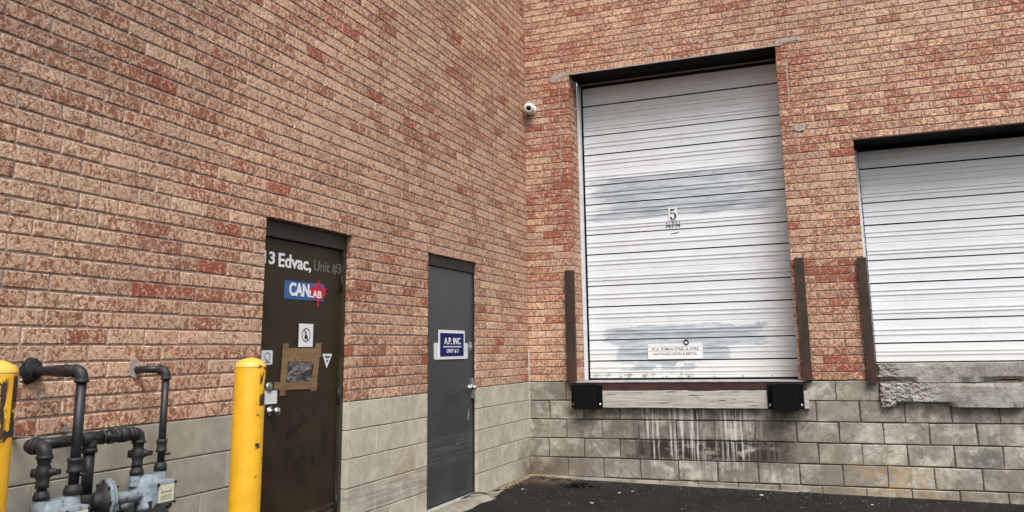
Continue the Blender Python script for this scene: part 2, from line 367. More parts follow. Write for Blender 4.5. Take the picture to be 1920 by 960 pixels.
def film_mat():
    m = M('crumpled_plastic_film', .16, 0, .8)
    n = m.noise(6, 3, .55, 1.4); w = m.noise(7, 3, .6, 1.6, m.scale(m.pos, 1, .8, 1.8))
    c = m.mix(m.ramp(w, .35, .66), (.022, .022, .023), (.11, .11, .11))
    c = m.mix(m.box(w, .575, .59, .006), c, (.42, .42, .42))
    m.col(c); m.bump(m.math('ADD', n, w), 1., .012); return m.m
MFILM = film_mat()
MCHROME = plain('bright_chrome', (.75, .75, .74), .18, 1, .05, 20, .02)
MALU = plain('brushed_latch_steel', (.40, .41, .42), .4, .8, .15, 40, .1)
MCAM = plain('white_camera_plastic', (.80, .80, .78), .35, 0, .05, 20, .02)
MLENS = plain('black_lens_glass', (.004, .004, .005), .08, 0, 0, 20, 0)
MLEAF = plain('dead_leaf', (.012, .009, .007), .9, 0, .5, 40, .4)
MDIRT = plain('sandy_dirt', (.24, .175, .11), .95, 0, .4, 60, .6)
MSTONE = plain('pale_stone_chip', (.42, .40, .35), .8, 0, .25, 60, .4)
MPATCH = plain('grey_mortar_patch', (.38, .32, .28), .95, 0, .25, 30, .7)
MSEAL = plain('black_foam_sealant', (.006, .006, .006), .75, 0, .3, 40, .8)
MRED2 = plain('red_anchor_plug', (.22, .02, .015), .6, 0, .1, 20, 0)
MCAULK = plain('pale_caulk', (.40, .35, .29), .8, 0, .2, 14, .3)
MSILVERTAPE = plain('silver_foil_tape', (.19, .20, .21), .35, .5, .2, 30, .4)

# ------------------------------------------------------------ mesh builder
class B:
    def __init__(s): s.bm = bmesh.new(); s.mats = []
    def mi(s, mat):
        if mat not in s.mats: s.mats.append(mat)
        return s.mats.index(mat)
    def box(s, lo, hi, mat, bev=0):
        g = bmesh.new(); bmesh.ops.create_cube(g, size=1)
        for v in g.verts: v.co = Vector([lo[i] + (v.co[i] + .5) * (hi[i] - lo[i]) for i in range(3)])
        if bev: bmesh.ops.bevel(g, geom=g.edges[:], offset=bev, segments=2, affect='EDGES', profile=.6)
        s.merge(g, mat); return s
    def merge(s, g, mat, M4=None, smooth=False):
        i = s.mi(mat); mp = {}
        for v in g.verts: mp[v] = s.bm.verts.new(M4 @ v.co if M4 else v.co)
        for f in g.faces:
            try: nf = s.bm.faces.new([mp[v] for v in f.verts])
            except ValueError: continue
            nf.material_index = i; nf.smooth = smooth or f.smooth
        g.free(); return s
    def lathe(s, p, d, prof, mat, n=24, smooth=True):   # prof: (radius, distance along d)
        d = Vector(d).normalized(); q = d.to_track_quat('Z', 'Y').to_matrix(); p = Vector(p); i = s.mi(mat); rings = []
        for r, h in prof:
            if r < 1e-6: rings.append([s.bm.verts.new(p + d * h)]); continue
            rings.append([s.bm.verts.new(p + d * h + q @ Vector((r * math.cos(2 * math.pi * k / n), r * math.sin(2 * math.pi * k / n), 0))) for k in range(n)])
        for a, b in zip(rings, rings[1:]):
            for k in range(n):
                l = (k + 1) % n
                if len(a) == 1 and len(b) == 1: continue
                vs = [a[0], b[l], b[k]] if len(a) == 1 else ([a[k], a[l], b[0]] if len(b) == 1 else [a[k], a[l], b[l], b[k]])
                f = s.bm.faces.new(vs); f.material_index = i; f.smooth = smooth
        return s
    def tube(s, pts, r, mat, n=16, bendr=.0, cap=True):
        pts = [Vector(p) for p in pts]; path = [pts[0]]
        for a, b, c in zip(pts, pts[1:], pts[2:]):
            if bendr:
                u = (a - b).normalized(); w = (c - b).normalized()
                for k in range(7):
                    t = k / 6; path.append((b + u * bendr) * (1 - t) ** 2 + b * 2 * t * (1 - t) + (b + w * bendr) * t * t)
            else: path.append(b)
        path.append(pts[-1]); i = s.mi(mat); rings = []; nrm = None
        for k, p in enumerate(path):
            t = (path[min(k + 1, len(path) - 1)] - path[max(k - 1, 0)]).normalized()
            if nrm is None: nrm = t.orthogonal().normalized()
            nrm = (nrm - t * nrm.dot(t)).normalized(); bn = t.cross(nrm)
            rings.append([s.bm.verts.new(p + (nrm * math.cos(2 * math.pi * j / n) + bn * math.sin(2 * math.pi * j / n)) * r) for j in range(n)])
        for a, b in zip(rings, rings[1:]):
            for k in range(n):
                f = s.bm.faces.new([a[k], a[(k + 1) % n], b[(k + 1) % n], b[k]]); f.material_index = i; f.smooth = True
        if cap:
            for rg in (rings[0], rings[-1]):
                f = s.bm.faces.new(rg); f.material_index = i
        return s
    def poly(s, pts, d, mat):           # prism: 3D outline pts extruded by vector d
        i = s.mi(mat); d = Vector(d)
        a = [s.bm.verts.new(Vector(p)) for p in pts]; b = [s.bm.verts.new(Vector(p) + d) for p in pts]
        fs = [s.bm.faces.new(a), s.bm.faces.new(b[::-1])]
        for k in range(len(a)):
            l = (k + 1) % len(a); fs.append(s.bm.faces.new([a[k], b[k], b[l], a[l]]))
        for f in fs: f.material_index = i
        return s
    def done(s, name, parent=None, label=None, cat=None, group=None, kind=None, recalc=True):
        if recalc: bmesh.ops.recalc_face_normals(s.bm, faces=s.bm.faces[:])
        me = bpy.data.meshes.new(name); s.bm.to_mesh(me); s.bm.free()
        for m in s.mats: me.materials.append(m)
        return link(name, me, parent, label, cat, group, kind)
def link(name, me, parent=None, label=None, cat=None, group=None, kind=None):
    o = bpy.data.objects.new(name, me); COL.objects.link(o)
    if parent:
        o.parent = parent
        pm = Matrix.Translation(parent.location) if parent.type == 'EMPTY' else Matrix.Identity(4)
        o.matrix_parent_inverse = pm.inverted()
    for k, v in (('label', label), ('category', cat), ('group', group), ('kind', kind)):
        if v: o[k] = v
    return o
def empty(name, loc, label, cat, group=None):
    o = bpy.data.objects.new(name, None); COL.objects.link(o); o.location = loc; o.empty_display_size = .2
    o['label'] = label; o['category'] = cat
    if group: o['group'] = group
    return o
def clear_bits(o):
    return o

# ------------------------------------------------------------ masonry
def tinted(name, items, parent, mats, label=None):
    """items: list of (verts, faces, matindex, tint) -> one mesh with a tint attribute"""
    V, F, MI, T = [], [], [], []
    for vs, fs, mi, t in items:
        b = len(V); V += vs
        for f in fs: F.append([b + k for k in f]); MI.append(mi); T.append((t, len(f)))
    me = bpy.data.meshes.new(name); me.from_pydata(V, [], F); me.polygons.foreach_set('material_index', MI)
    at = me.color_attributes.new('tint', 'FLOAT_COLOR', 'CORNER'); buf = []
    for t, n in T: buf += [t[0], t[1], t[2], 1.] * n
    at.data.foreach_set('color', buf)
    for m in mats: me.materials.append(m)
    me.update()
    return link(name, me, parent, label)

def unit_brick(P, u, n, a0, a1, z0, z1, depth, cham, jit, tint, mi=0, sink=0.):
    """brick lying in plane through P with in-plane axis u, outward normal n"""
    vs = []
    def pt(a, z, h): return tuple(P + u * a + Vector((0, 0, z)) + n * h)
    j = lambda: rnd.uniform(-jit, jit)
    back = [(a0, z0), (a1, z0), (a1, z1), (a0, z1)]
    rim = [(a0 + j(), z0 + j()), (a1 + j(), z0 + j()), (a1 + j(), z1 + j()), (a0 + j(), z1 + j())]
    c = cham
    frn = [(rim[0][0] + c, rim[0][1] + c), (rim[1][0] - c, rim[1][1] + c), (rim[2][0] - c, rim[2][1] - c), (rim[3][0] + c, rim[3][1] - c)]
    vs += [pt(a, z, -depth) for a, z in back] + [pt(a, z, -c * .8 - sink) for a, z in rim] + [pt(a, z, -sink + rnd.uniform(0, jit * .6)) for a, z in frn]
    fs = [[8, 9, 10, 11]]
    for k in range(4):
        l = (k + 1) % 4
        fs.append([k, l, 4 + l, 4 + k]); fs.append([4 + k, 4 + l, 8 + l, 8 + k])
    if u.cross(Vector((0, 0, 1))).dot(n) < 0: fs = [f[::-1] for f in fs]
    return vs, fs, mi, tint

def red_rules(w, a, z):
    k = 0
    if w == 'R':
        if 3.02 < a < 3.52 and 1.94 < z < 2.17: k = .5
        if 3.02 < a < 3.52 and 1.0 < z < 1.30: k = .22
        if .3 < a < .5 and 2.5 < z < 4.4: k = .3
        if .25 < a < 1.1 and 4.7 < z < 5.0: k = .25
        if 2.9 < a < 3.3 and 3.9 < z < 4.45: k = .2
    else:
        if -5.5 < a < -4.5 and 1.64 < z < 1.72: k = .42
        if -3.6 < a < -3.2 and 1.0 < z < 1.75: k = .15
        if -3.3 < a < -2.3 and 1.0 < z < 1.3: k = .12
    return k

def lay(w, P, u, n, a0, a1, z0, z1, opens, L, H, joint, depth, cham, jit, phase, tintf, edge=None, vjoint=None, sink=0.):
    items = []; row = 0; z = z0
    vj = joint if vjoint is None else vjoint
    while z < z1 - 1e-6:
        zt = min(z + H, z1)
        spans = [(a0, a1)]
        for (o0, o1, oz0, oz1) in opens:
            if z + H * .5 > oz0 and z + H * .5 < oz1:
                spans = [q for s0, s1 in spans for q in ((s0, min(s1, o0)), (max(s0, o1), s1)) if q[1] - q[0] > .01]
        ph = phase + (L / 2 if row % 2 else 0) + rnd.uniform(-.012, .012)
        for s0, s1 in spans:
            cuts = [s0]; k = math.floor((s0 - ph) / L) + 1
            while ph + k * L < s1 - 1e-6:
                c = ph + k * L
                if c - cuts[-1] > .045 and s1 - c > .045: cuts.append(c)
                k += 1
            cuts.append(s1)
            for i, (b0, b1) in enumerate(zip(cuts, cuts[1:])):
                e0 = 0 if i == 0 else vj / 2; e1 = 0 if i == len(cuts) - 2 else vj / 2
                am = (b0 + b1) / 2
                isedge = edge and (b1 - b0) < L * .75 and (i == 0 or i == len(cuts) - 2)
                items.append(unit_brick(P, u, n, b0 + e0, b1 - e1, z, zt - joint, depth, cham, jit, tintf(w, am, z, isedge), 0, sink))
        z += H; row += 1
    return items

def brick_tint(w, a, z, edge=False):
    n = noise.noise(Vector((a * .9 + (50 if w == 'R' else 0), z * 1.6, 3.1)))
    n2 = noise.noise(Vector((a * 2.7, z * 5., 9.1 + (20 if w == 'R' else 0))))
    red = .33 + .30 * n + .30 * n2 + rnd.gauss(0, .14)
    if w == 'R': red += .09
    if w == 'L': red += .10 * min(1, max(0, (z - 2.5) / 2)) * min(1, max(0, (a + 5) / 3))
    if rnd.random() < .04: red += .4
    if rnd.random() < .10: red -= .3
    red += red_rules(w, a, z)
    if edge: red += .28 if rnd.random() < .5 else 0
    lt = .5 + .25 * noise.noise(Vector((a * .5, z * .8, 5.5))) + rnd.gauss(0, .11)
    return (rnd.random(), max(0, min(1, red)), max(0, min(1, lt)))
def block_tint(w, a, z, edge=False):
    return (rnd.random(), rnd.random(), max(0, min(1, rnd.gauss(.5, .25))))

def backing(P, u, n, a0, a1, z0, z1, opens, rec, depth, mi=1):
    """solid mortar core behind the bricks, cut round the openings"""
    xs = sorted({a0, a1} | {v for o in opens for v in (o[0] - rec, o[1] + rec)})
    zs = sorted({z0, z1} | {v for o in opens for v in (max(z0, min(z1, o[2])), max(z0, min(z1, o[3] + rec)))})
    items = []
    for p, q in zip(xs, xs[1:]):
        run = None
        for r, s_ in zip(zs, zs[1:]):
            hole = any(p + 1e-5 >= o[0] - rec and q - 1e-5 <= o[1] + rec and r + 1e-5 >= o[2] and s_ - 1e-5 <= o[3] + rec for o in opens)
            if not hole: run = (run[0], s_) if run else (r, s_)
            if hole or s_ == zs[-1]:
                if run:
                    vs = [tuple(P + u * a + Vector((0, 0, z)) + n * h) for h in (-rec, -depth) for a, z in ((p, run[0]), (q, run[0]), (q, run[1]), (p, run[1]))]
                    fs = [[0, 1, 2, 3], [7, 6, 5, 4], [0, 4, 5, 1], [1, 5, 6, 2], [2, 6, 7, 3], [3, 7, 4, 0]]
                    if u.cross(Vector((0, 0, 1))).dot(n) < 0: fs = [f[::-1] for f in fs]
                    items.append((vs, fs, mi, (0, 0, 0)))
                run = None
    return items

X = Vector((1, 0, 0)); Y = Vector((0, 1, 0)); Z = Vector((0, 0, 1)); O = Vector((0, 0, 0))
TOP = 6.92
D1 = (-4.51, -3.545, -1, 2.2); D2 = (-2.37, -1.37, -1, 2.2)
O5 = (.555, 2.895, 1.0, 4.52); O6 = (3.595, 6.20, 1.07, 3.4)
bld = empty('warehouse_building', (0, 0, 0), 'red and tan mottled brick warehouse with grey block base in the loading dock corner', 'building')

# left long wall: plane x=0, normal +x
L_it = lay('L', O, Y, X, -14, 0, 1.0, TOP, [D1, D2], .225, .08, .0095, .085, .0045, .0024, -6.202 + .0, brick_tint, True)
L_it += backing(O, Y, X, -14, .0, 1.0, TOP, [D1, D2], .006, .35)
tinted('brick_wall', L_it, bld, [MBRICK, MMORT], 'long mottled brick wall on the left with two steel doors')
# right wall: plane y=0, normal -y
NY = -Y
R_it = lay('R', O, X, NY, 0.0, 9.5, 1.0, TOP, [O5, O6], .225, .08, .0095, .085, .0045, .0024, 3.134, brick_tint, True)
R_it += backing(O, X, NY, -.3, 9.5, 1.0, TOP, [O5, O6], .006, .30)
for (P, u, n) in ((Vector((O5[0], 0, 0)), Y, X), (Vector((O5[1], 0, 0)), Y, -X)):
    R_it += lay('R', P, u, n, .088, .30, 1.0, O5[3], [], .225, .08, .011, .06, .004, .002, .2, brick_tint)
tinted('brick_wall', R_it, bld, [MBRICK, MMORT], 'brick wall on the right round the two overhead doors')
# block bases
LB = lay('L', O, Y, X, -14, 0, -1.0, 1.0, [D1, D2], .40, .20, .007, .085, .003, .0012, -5.17, block_tint, None, .002)
LB += backing(O, Y, X, -14, 0, -1.0, .999, [D1, D2], .006, .36)
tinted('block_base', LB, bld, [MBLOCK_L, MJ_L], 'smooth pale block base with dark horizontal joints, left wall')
RB = lay('R', O, X, NY, 0.0, 9.5, -1.0, 1.0, [], .40, .20, .010, .085, .006, .0045, 3.037, block_tint, None, .009)
RB += backing(O, X, NY, -.3, 9.5, -1.0, .990, [], .008, .42)
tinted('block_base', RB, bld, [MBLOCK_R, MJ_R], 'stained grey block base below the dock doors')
b = B()
b.box((-.36, -14, TOP), (.05, .05, TOP + .08), MPLATE, .01); b.box((.052, -.05, TOP), (9.5, .36, TOP + .08), MPLATE, .01)
b.done('coping', bld)
b = B(); b.tube([(.002, -.002, .02), (.002, -.002, .5), (.003, -.002, 1.0), (.002, -.003, 1.35)], .010, MCAULK, 8)
b.done('corner_caulk', bld)
# mortar smears at the lintel ends and the repair on the pier
def smear(pts, y=-.004, t=.006, mat=MPATCH):
    b = B(); b.poly([(p[0], y, p[1]) for p in pts], (0, t + .004, 0), mat); b.done('mortar_patch', bld)
smear([(2.90, 4.585), (3.10, 4.59), (3.16, 4.575), (3.175, 4.53), (3.13, 4.545), (2.96, 4.54), (2.905, 4.53)])
smear([(.30, 4.475), (.36, 4.53), (.45, 4.555), (.553, 4.55), (.553, 4.50), (.44, 4.49), (.38, 4.44)], -.0045)
smear([(2.994, 4.36), (3.004, 4.36), (3.005, 3.86), (2.995, 3.86)], -.003, .005, MCAULK)
smear([(.432, 4.36), (.440, 4.36), (.442, 3.3), (.434, 3.3)], -.003, .005, MLITE)
smear([(3.03, 3.56), (3.045, 3.61), (3.10, 3.625), (3.14, 3.60), (3.135, 3.55), (3.07, 3.545)], -.012, .014)
smear([(2.975, 3.62), (3.0, 3.66), (3.03, 3.63), (3.02, 3.60)], -.006)
smear([(1.49, 4.64), (1.52, 4.70), (1.57, 4.69), (1.56, 4.62)], -.005); smear([(2.08, 4.68), (2.12, 4.72), (2.17, 4.70), (2.12, 4.66)], -.005)
for o_ in (O5, O6):
    b = B()
    yb = .375
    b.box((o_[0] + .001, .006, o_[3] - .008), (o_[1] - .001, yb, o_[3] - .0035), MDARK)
    b.box((o_[0] - (.0 if o_ is O6 else .08), -.0075, o_[3] - .007), (o_[1] + (.08 if o_ is O5 else 0), .005, o_[3] + .006), MLITE if o_ is O5 else MREDBR)
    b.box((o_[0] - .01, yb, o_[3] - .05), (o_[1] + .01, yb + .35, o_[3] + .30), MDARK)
    if o_ is O5: b.box((o_[0] + .01, yb - .012, o_[3] - .035), (o_[1] - .01, yb - .001, o_[3] - .018), MLITE)
    b.done('door_lintel', bld)

# ------------------------------------------------------------ overhead doors
def door_section(x0, x1, z0, z1, yf, feats, name, parent):
    """feats: list of (z, type); profile swept along x"""
    pr = [(z0 + .0045, .022), (z0 + .0065, 0.)]
    for z, t in sorted(feats):
        if t == 'rib': pr += [(z - .012, 0), (z - .008, -.0075), (z + .004, -.0075), (z + .0065, .0015), (z + .012, 0)]
        elif t == 'bold': pr += [(z - .0085, 0), (z - .0075, .020), (z + .0055, .020), (z + .0065, -.002), (z + .014, 0)]
        elif t == 'thin': pr += [(z - .006, 0), (z - .002, .005), (z + .003, .005), (z + .007, 0)]
    pr += [(z1 - .0065, 0.), (z1 - .0045, .022)]
    b = B(); i = b.mi(MDOOR); gap_shade = b.mi(MRUB_SHADE); n = 14; rows = []
    for z, d in pr:
        rows.append([b.bm.verts.new((x0 + (x1 - x0) * k / n, yf + d + .0025 * noise.noise(Vector((k * .7, z * 3, yf * 7))), z)) for k in range(n + 1)])
    for p, q in zip(rows, rows[1:]):
        for k in range(n):
            f = b.bm.faces.new([p[k], p[k + 1], q[k + 1], q[k]]); f.material_index = gap_shade if (p[k].co.y + q[k].co.y) / 2 > yf + .0075 else i  # near-black on recessed faces: gap shadow painted in along with the seal rubber
    # returns to give the section thickness
    bb = [b.bm.verts.new((x, yf + .045, z)) for x, z in ((x0, z0 + .003), (x1, z0 + .003), (x1, z1 - .003), (x0, z1 - .003))]
    f = b.bm.faces.new(bb[::-1]); f.material_index = i
    f = b.bm.faces.new([bb[0], bb[1]] + rows[0][::-1]); f.material_index = i
    f = b.bm.faces.new([bb[2], bb[3]] + rows[-1]); f.material_index = i
    for c, e in ((0, (bb[3], bb[0])), (-1, (bb[2], bb[1]))):
        col_ = [r_[c] for r_ in rows]; f = b.bm.faces.new(col_ + [e[0], e[1]]); f.material_index = i
    return b.done(name, parent)
FE = [(.071, 'rib'), (.107, 'rib'), (.176, 'thin'), (.253, 'rib'), (.298, 'rib'), (.369, 'bold'), (.467, 'rib'), (.515, 'rib')]
YD = .42
# door five
b = B()
b.box((O5[0] + .002, .302, 1.0), (O5[0] + .022, .392, 4.47), MGALV, .002)
b.box((O5[1] - .022, .302, 1.0), (O5[1] - .002, .392, 4.47), MGALV, .002)
b.box((O5[0] - .01, .394, 1.0), (O5[0] + .012, .55, 4.47), MRUB_SHADE); b.box((O5[1] - .012, .394, 1.0), (O5[1] + .01, .55, 4.47), MRUB_SHADE)
b.box((O5[0] + .012, YD + .06, 1.0), (O5[1] - .012, YD + .10, 4.47), MRUB_SHADE)  # black backing added behind the sections so gaps stay dark
d5 = b.done('overhead_door', bld, 'tall white ribbed overhead door with worn grey patches and the number 5')
js = [1.012, 1.445, 2.063, 2.664, 3.254, 3.863, 4.468]
for k, (p, q) in enumerate(zip(js, js[1:])):
    if k == 0: f = [(1.093, 'rib'), (1.142, 'rib'), (1.21, 'bold'), (1.298, 'rib'), (1.347, 'rib'), (1.045, 'thin')]
    else: f = [(p + v * (q - p) / .601, t) for v, t in FE]
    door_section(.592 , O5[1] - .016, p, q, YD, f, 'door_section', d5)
b = B()
b.box((.60, YD - .004, 1.0), (O5[1] - .02, YD + .03, 1.011), MRUB_SHADE)
for x_ in (.95, 1.22, 1.47, 1.72, 2.0, 2.3, 2.6): b.lathe((x_, YD - .001, 1.033), (0, -1, 0), [(.007, 0), (.006, .004), (0, .005)], MINK, 8)
b.done('bottom_seal', d5)
# door six
b = B()
b.box((O6[0] - .02, .30, 1.15), (O6[0] + .03, .36, 3.36), MGALV, .002)
b.box((O6[1] - .03, .30, 1.15), (O6[1] + .02, .36, 3.36), MGALV, .002)
b.box((O6[0], .44, 1.15), (O6[1], .48, 3.40), MRUB_SHADE)  # added black backing, stops light leaking through the door gaps
d6 = b.done('overhead_door', bld, 'lower white ribbed overhead door at the right edge, above broken concrete')
js = [1.156, 1.583, 2.191, 2.796, 3.395]
for k, (p, q) in enumerate(zip(js, js[1:])):
    if k == 0: f = [(1.235, 'rib'), (1.272, 'rib'), (1.348, 'bold'), (1.439, 'rib'), (1.488, 'rib')]
    else: f = [(p + v * (q - p) / .601, t) for v, t in FE]
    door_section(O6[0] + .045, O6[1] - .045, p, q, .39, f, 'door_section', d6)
b = B(); b.box((O6[0] + .05, .386, 1.146), (O6[1] - .05, .42, 1.156), MRUB_SHADE); b.done('bottom_seal', d6)
b = B()
for k in range(16): b.box((O6[0] + .031, .355, 1.30 + k * .13), (O6[0] + .046, .385, 1.325 + k * .13), MALU, .002)
b.box((O6[0] + .031, .362, 1.16), (O6[0] + .037, .380, 3.36), MALU)
b.done('door_track', d6)

# broken concrete sill under door six: two lifts of concrete with spalled edges
def slab(x0, x1, z0, z1, yf, amp, seed, rough_to, name):
    nx, nz = 380, 26; b = B(); i = b.mi(MSILL); rows = []
    for r in range(nz + 1):
        v = r / nz; row = []
        for c in range(nx + 1):
            x = x0 + (x1 - x0) * c / nx; z = z0 + (z1 - z0) * v
            br = max(0, 1 - (x - x0) / rough_to) ** .7       # broken left end
            e = noise.noise(Vector((x * 2.6, seed, 0))) * .75 + noise.noise(Vector((x * 9, seed, 2))) * .25 + noise.noise(Vector((x * 40, seed, 4))) * .06
            d = noise.noise(Vector((x * 6, z * 6, seed))) * .003 + noise.noise(Vector((x * 60, z * 60, seed))) * .0012
            d += br * (noise.noise(Vector((x * 20, z * 34, seed))) * .022 + noise.noise(Vector((x * 60, z * 70, seed))) * .016)
            lowedge = max(0, 1 - v * (z1 - z0) / .05); up = max(0, 1 - (1 - v) * (z1 - z0) / .03)
            d -= lowedge * max(0, e + .15) * .13 * (1 + br) + up * max(0, -e + .05) * .05
            zz = z + (lowedge * max(0, e + .05) * .055) - up * max(0, -e) * .010
            xx = x + (max(0, 1 - c / 6) * .03 * noise.noise(Vector((0, z * 22, seed + 3))))
            if c == 0: d -= .03
            row.append(b.bm.verts.new((xx, yf - d * amp, zz)))
        rows.append(row)
    rows.append([b.bm.verts.new((v.co.x, .38, z1)) for v in rows[-1]])
    rows.insert(0, [b.bm.verts.new((v.co.x, .03, v.co.z + .01)) for v in rows[0]])
    for p, q in zip(rows, rows[1:]):
        for k in range(nx):
            f = b.bm.faces.new([p[k], p[k + 1], q[k + 1], q[k]]); f.material_index = i; f.smooth = False
    for c in (0, nx):
        f = b.bm.faces.new([r[c] for r in rows]); f.material_index = i
    return b.done(name, bld)
slab(3.63, 6.3, .975, 1.150, -.045, 1, 3.3, .22, 'concrete_sill')
slab(3.635, 6.3, .748, .968, -.060, 1, 8.7, .55, 'concrete_sill')

# ------------------------------------------------------------ steel personnel doors
def steel_door(o_, frame_x, leaf_x, fw, top, leafmat, framemat, label, z0, right_frame):
    y0, y1 = o_[0], o_[1]
    b = B()
    b.box((leaf_x - .045, y0 + (.045 if fw > .02 else .012), z0), (leaf_x, y1 - right_frame, top), leafmat, .002)
    leaf = b.done('steel_door', bld, label)
    b = B()
    fm = framemat
    b.box((frame_x - .12, y0 + .001, -.2), (frame_x, y0 + (.042 if fw > .02 else .010), 2.198), fm, .002)
    b.box((frame_x - .12, y1 - right_frame + .003, -.2), (frame_x, y1 - .001, 2.198), fm, .002)
    b.box((frame_x - .12, y0 + (.043 if fw > .02 else .011), top + .006), (frame_x, y1 - right_frame + .002, 2.197), fm, .002)
    b.box((leaf_x - .10, y0 + .02, z0 - .3), (leaf_x - .06, y1 - .02, top + .05), MRUB_SHADE)  # black sheet added behind the leaf to keep its gaps dark
    b.done('door_frame', leaf)
    return leaf
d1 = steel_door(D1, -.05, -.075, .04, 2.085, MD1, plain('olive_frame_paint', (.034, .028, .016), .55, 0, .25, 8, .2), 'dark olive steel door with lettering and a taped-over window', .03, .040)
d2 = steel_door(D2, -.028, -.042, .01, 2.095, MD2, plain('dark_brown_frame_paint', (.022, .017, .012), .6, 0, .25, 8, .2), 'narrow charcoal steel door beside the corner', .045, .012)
def lever(b, x, y, z, s, matA, matB):
    b.lathe((x, y, z), (1, 0, 0), [(.030 * s, 0), (.030 * s, .008), (.014 * s, .012), (.013 * s, .035), (.024 * s, .045), (.028 * s, .058), (.022 * s, .070), (0, .074)], matA, 20)
b = B(); lever(b, -.075, -4.315, .985, 1, MCHROME, MALU); b.done('door_knob', d1)
b = B(); b.lathe((-.075, -4.335, 1.135), (1, 0, 0), [(.030, 0), (.030, .010), (.020, .014), (0, .015)], MALU, 20); b.done('deadbolt', d1)
b = B(); b.box((-.046, -1.435, .90), (-.018, -1.395, 1.085), MALU, .004); b.done('latch_guard', d2)
b = B(); lever(b, -.042, -1.46, 1.0, 1, MCHROME, MALU); b.done('door_knob', d2)
for z_ in (1.785, .98, .25):
    b = B(); b.lathe((-.058, -3.588, z_), (0, 0, 1), [(0, 0), (.007, .001), (.007, .114), (0, .115)], MINK, 10)
    b.box((-.0745, -3.612, z_ + .006), (-.0715, -3.592, z_ + .108), MD1); b.done('hinge', d1)
b = B(); b.box((-.11, D2[0] + .012, -.2), (.012, D2[1] - .012, .032), MPLATE, .004); b.done('threshold', d2)
b = B(); b.box((-.11, D1[0] + .012, -.2), (.012, D1[1] - .012, .022), MPLATE, .004); b.done('threshold', d1)

# ------------------------------------------------------------ ground
def ground_z(x, y):
    z = -.022 - .0165 * max(0, x)
    z += .008 * noise.noise(Vector((x * .8, y * .8, 1))) + .003 * noise.noise(Vector((x * 4, y * 4, 2)))
    k = max(0, 1 - x / .22) * (1 if x < .3 else 0) + 0
    k2 = max(0, 1 + y / .2) if y > -.2 else 0
    z += .014 * max(k, k2 * max(0, 1 - x / 1.5))
    return z
def grid(xs, ys, fz, mat):
    b = B(); i = b.mi(mat)
    vs = [[b.bm.verts.new((x, y, fz(x, y))) for x in xs] for y in ys]
    for r in range(len(ys) - 1):
        for c in range(len(xs) - 1):
            f = b.bm.faces.new([vs[r][c], vs[r][c + 1], vs[r + 1][c + 1], vs[r + 1][c]]); f.material_index = i; f.smooth = True
    return b
xs = [-.05 + .09 * k for k in range(75)] + [8, 12, 25, 60, 200, 600]
ys = [-600, -200, -60, -25, -15] + [-10 + .1 * k for k in range(101)] + [.05]
def gz(x, y):
    return ground_z(min(x, 9), max(y, -12))
g = grid(xs, ys, gz, MASPH).done('asphalt_ground', kind='structure')
g['label'] = 'dark asphalt of the loading yard'
# concrete ledge at the foot of the right wall, patchy
b = B(); i = b.mi(MSTEP); rows = []
for k in range(90):
    x = .15 + k * .03; w = .028 + .015 * noise.noise(Vector((x * 3, 0, 0))); t = max(0, min(1, (2.6 - x) / 1.0))
    zt = ground_z(x, -.05) + .004 + .018 * t + .003 * noise.noise(Vector((x * 9, 1, 0)))
    rows.append([b.bm.verts.new(p) for p in ((x, .001, zt + .004), (x, -w, zt), (x, -w - .012, zt - .03 - .02))])
for p, q in zip(rows, rows[1:]):
    for c in range(2):
        f = b.bm.faces.new([p[c], p[c + 1], q[c + 1], q[c]]); f.material_index = i
b.done('footing_ledge', bld)
# patched concrete step under the narrow door and along the wall foot
nx, ny = 70, 10; b = B(); i = b.mi(MSTEP); rows = []
for c in range(nx + 1):
    y = -2.75 + 2.6 * c / nx
    wd = .17 if y < -1.35 else max(.05, .17 - (y + 1.35) * .16)
    ht = .022 if y < -1.3 else max(-.012, .022 - (y + 1.3) * .12)
    row = []
    for r in range(ny + 1):
        x = wd * r / ny * (1 + .18 * noise.noise(Vector((y * 4, 0, 4))))
        fall = (r / ny) ** 3
        z = ht * (1 - fall) + (ground_z(x, y) - .012) * fall + .006 * noise.noise(Vector((x * 20, y * 14, 7)))
        row.append(b.bm.verts.new((x + .001, y, z)))
    rows.append(row)
for p, q in zip(rows, rows[1:]):
    for c in range(ny):
        f = b.bm.faces.new([p[c], p[c + 1], q[c + 1], q[c]]); f.material_index = i; f.smooth = True
b.done('door_step', None, 'rough patched concrete step at the foot of the narrow charcoal door', 'step')
# thin black cable trailing from the step
b = B(); b.tube([(.0, -1.75, .028), (.02, -1.62, .045), (.04, -1.50, .050), (.075, -1.40, .035), (.13, -1.33, -.005), (.19, -1.28, -.018)], .006, MINK, 8, .03)
b.done('black_cable', None, 'thin black cable trailing off the concrete step', 'cable')

# ------------------------------------------------------------ dock edge of door five
b = B()
b.box((.492, -.035, .905), (2.962, .03, .984), MREDBR, .002)
b.box((.492, -.042, .986), (2.962, .418, .996), MPLATE, .0015)
b.done('dock_edge_plate', None, 'brown steel dock edge with scuffed plate below the numbered overhead door', 'dock plate')
b = B()
n = 60; i = b.mi(MTIMB)
def bz(x, top): return (.900 if top else .724) + .004 * noise.noise(Vector((x * 6, top * 5., 0))) + (.002 * noise.noise(Vector((x * 30, top * 5., 1))))
rings = []
for k in range(n + 1):
    x = .510 + 2.465 * k / n
    zt, zb = bz(x, 1), bz(x, 0)
    rings.append([b.bm.verts.new(p) for p in ((x, .0, zb), (x, -.060, zb), (x, -.064, zb + .004), (x, -.064, zt - .004), (x, -.060, zt), (x, .0, zt))])
for p, q in zip(rings, rings[1:]):
    for c in range(5):
        f = b.bm.faces.new([p[c], p[c + 1], q[c + 1], q[c]]); f.material_index = i
for rg in (rings[0], rings[-1]):
    f = b.bm.faces.new(rg); f.material_index = i
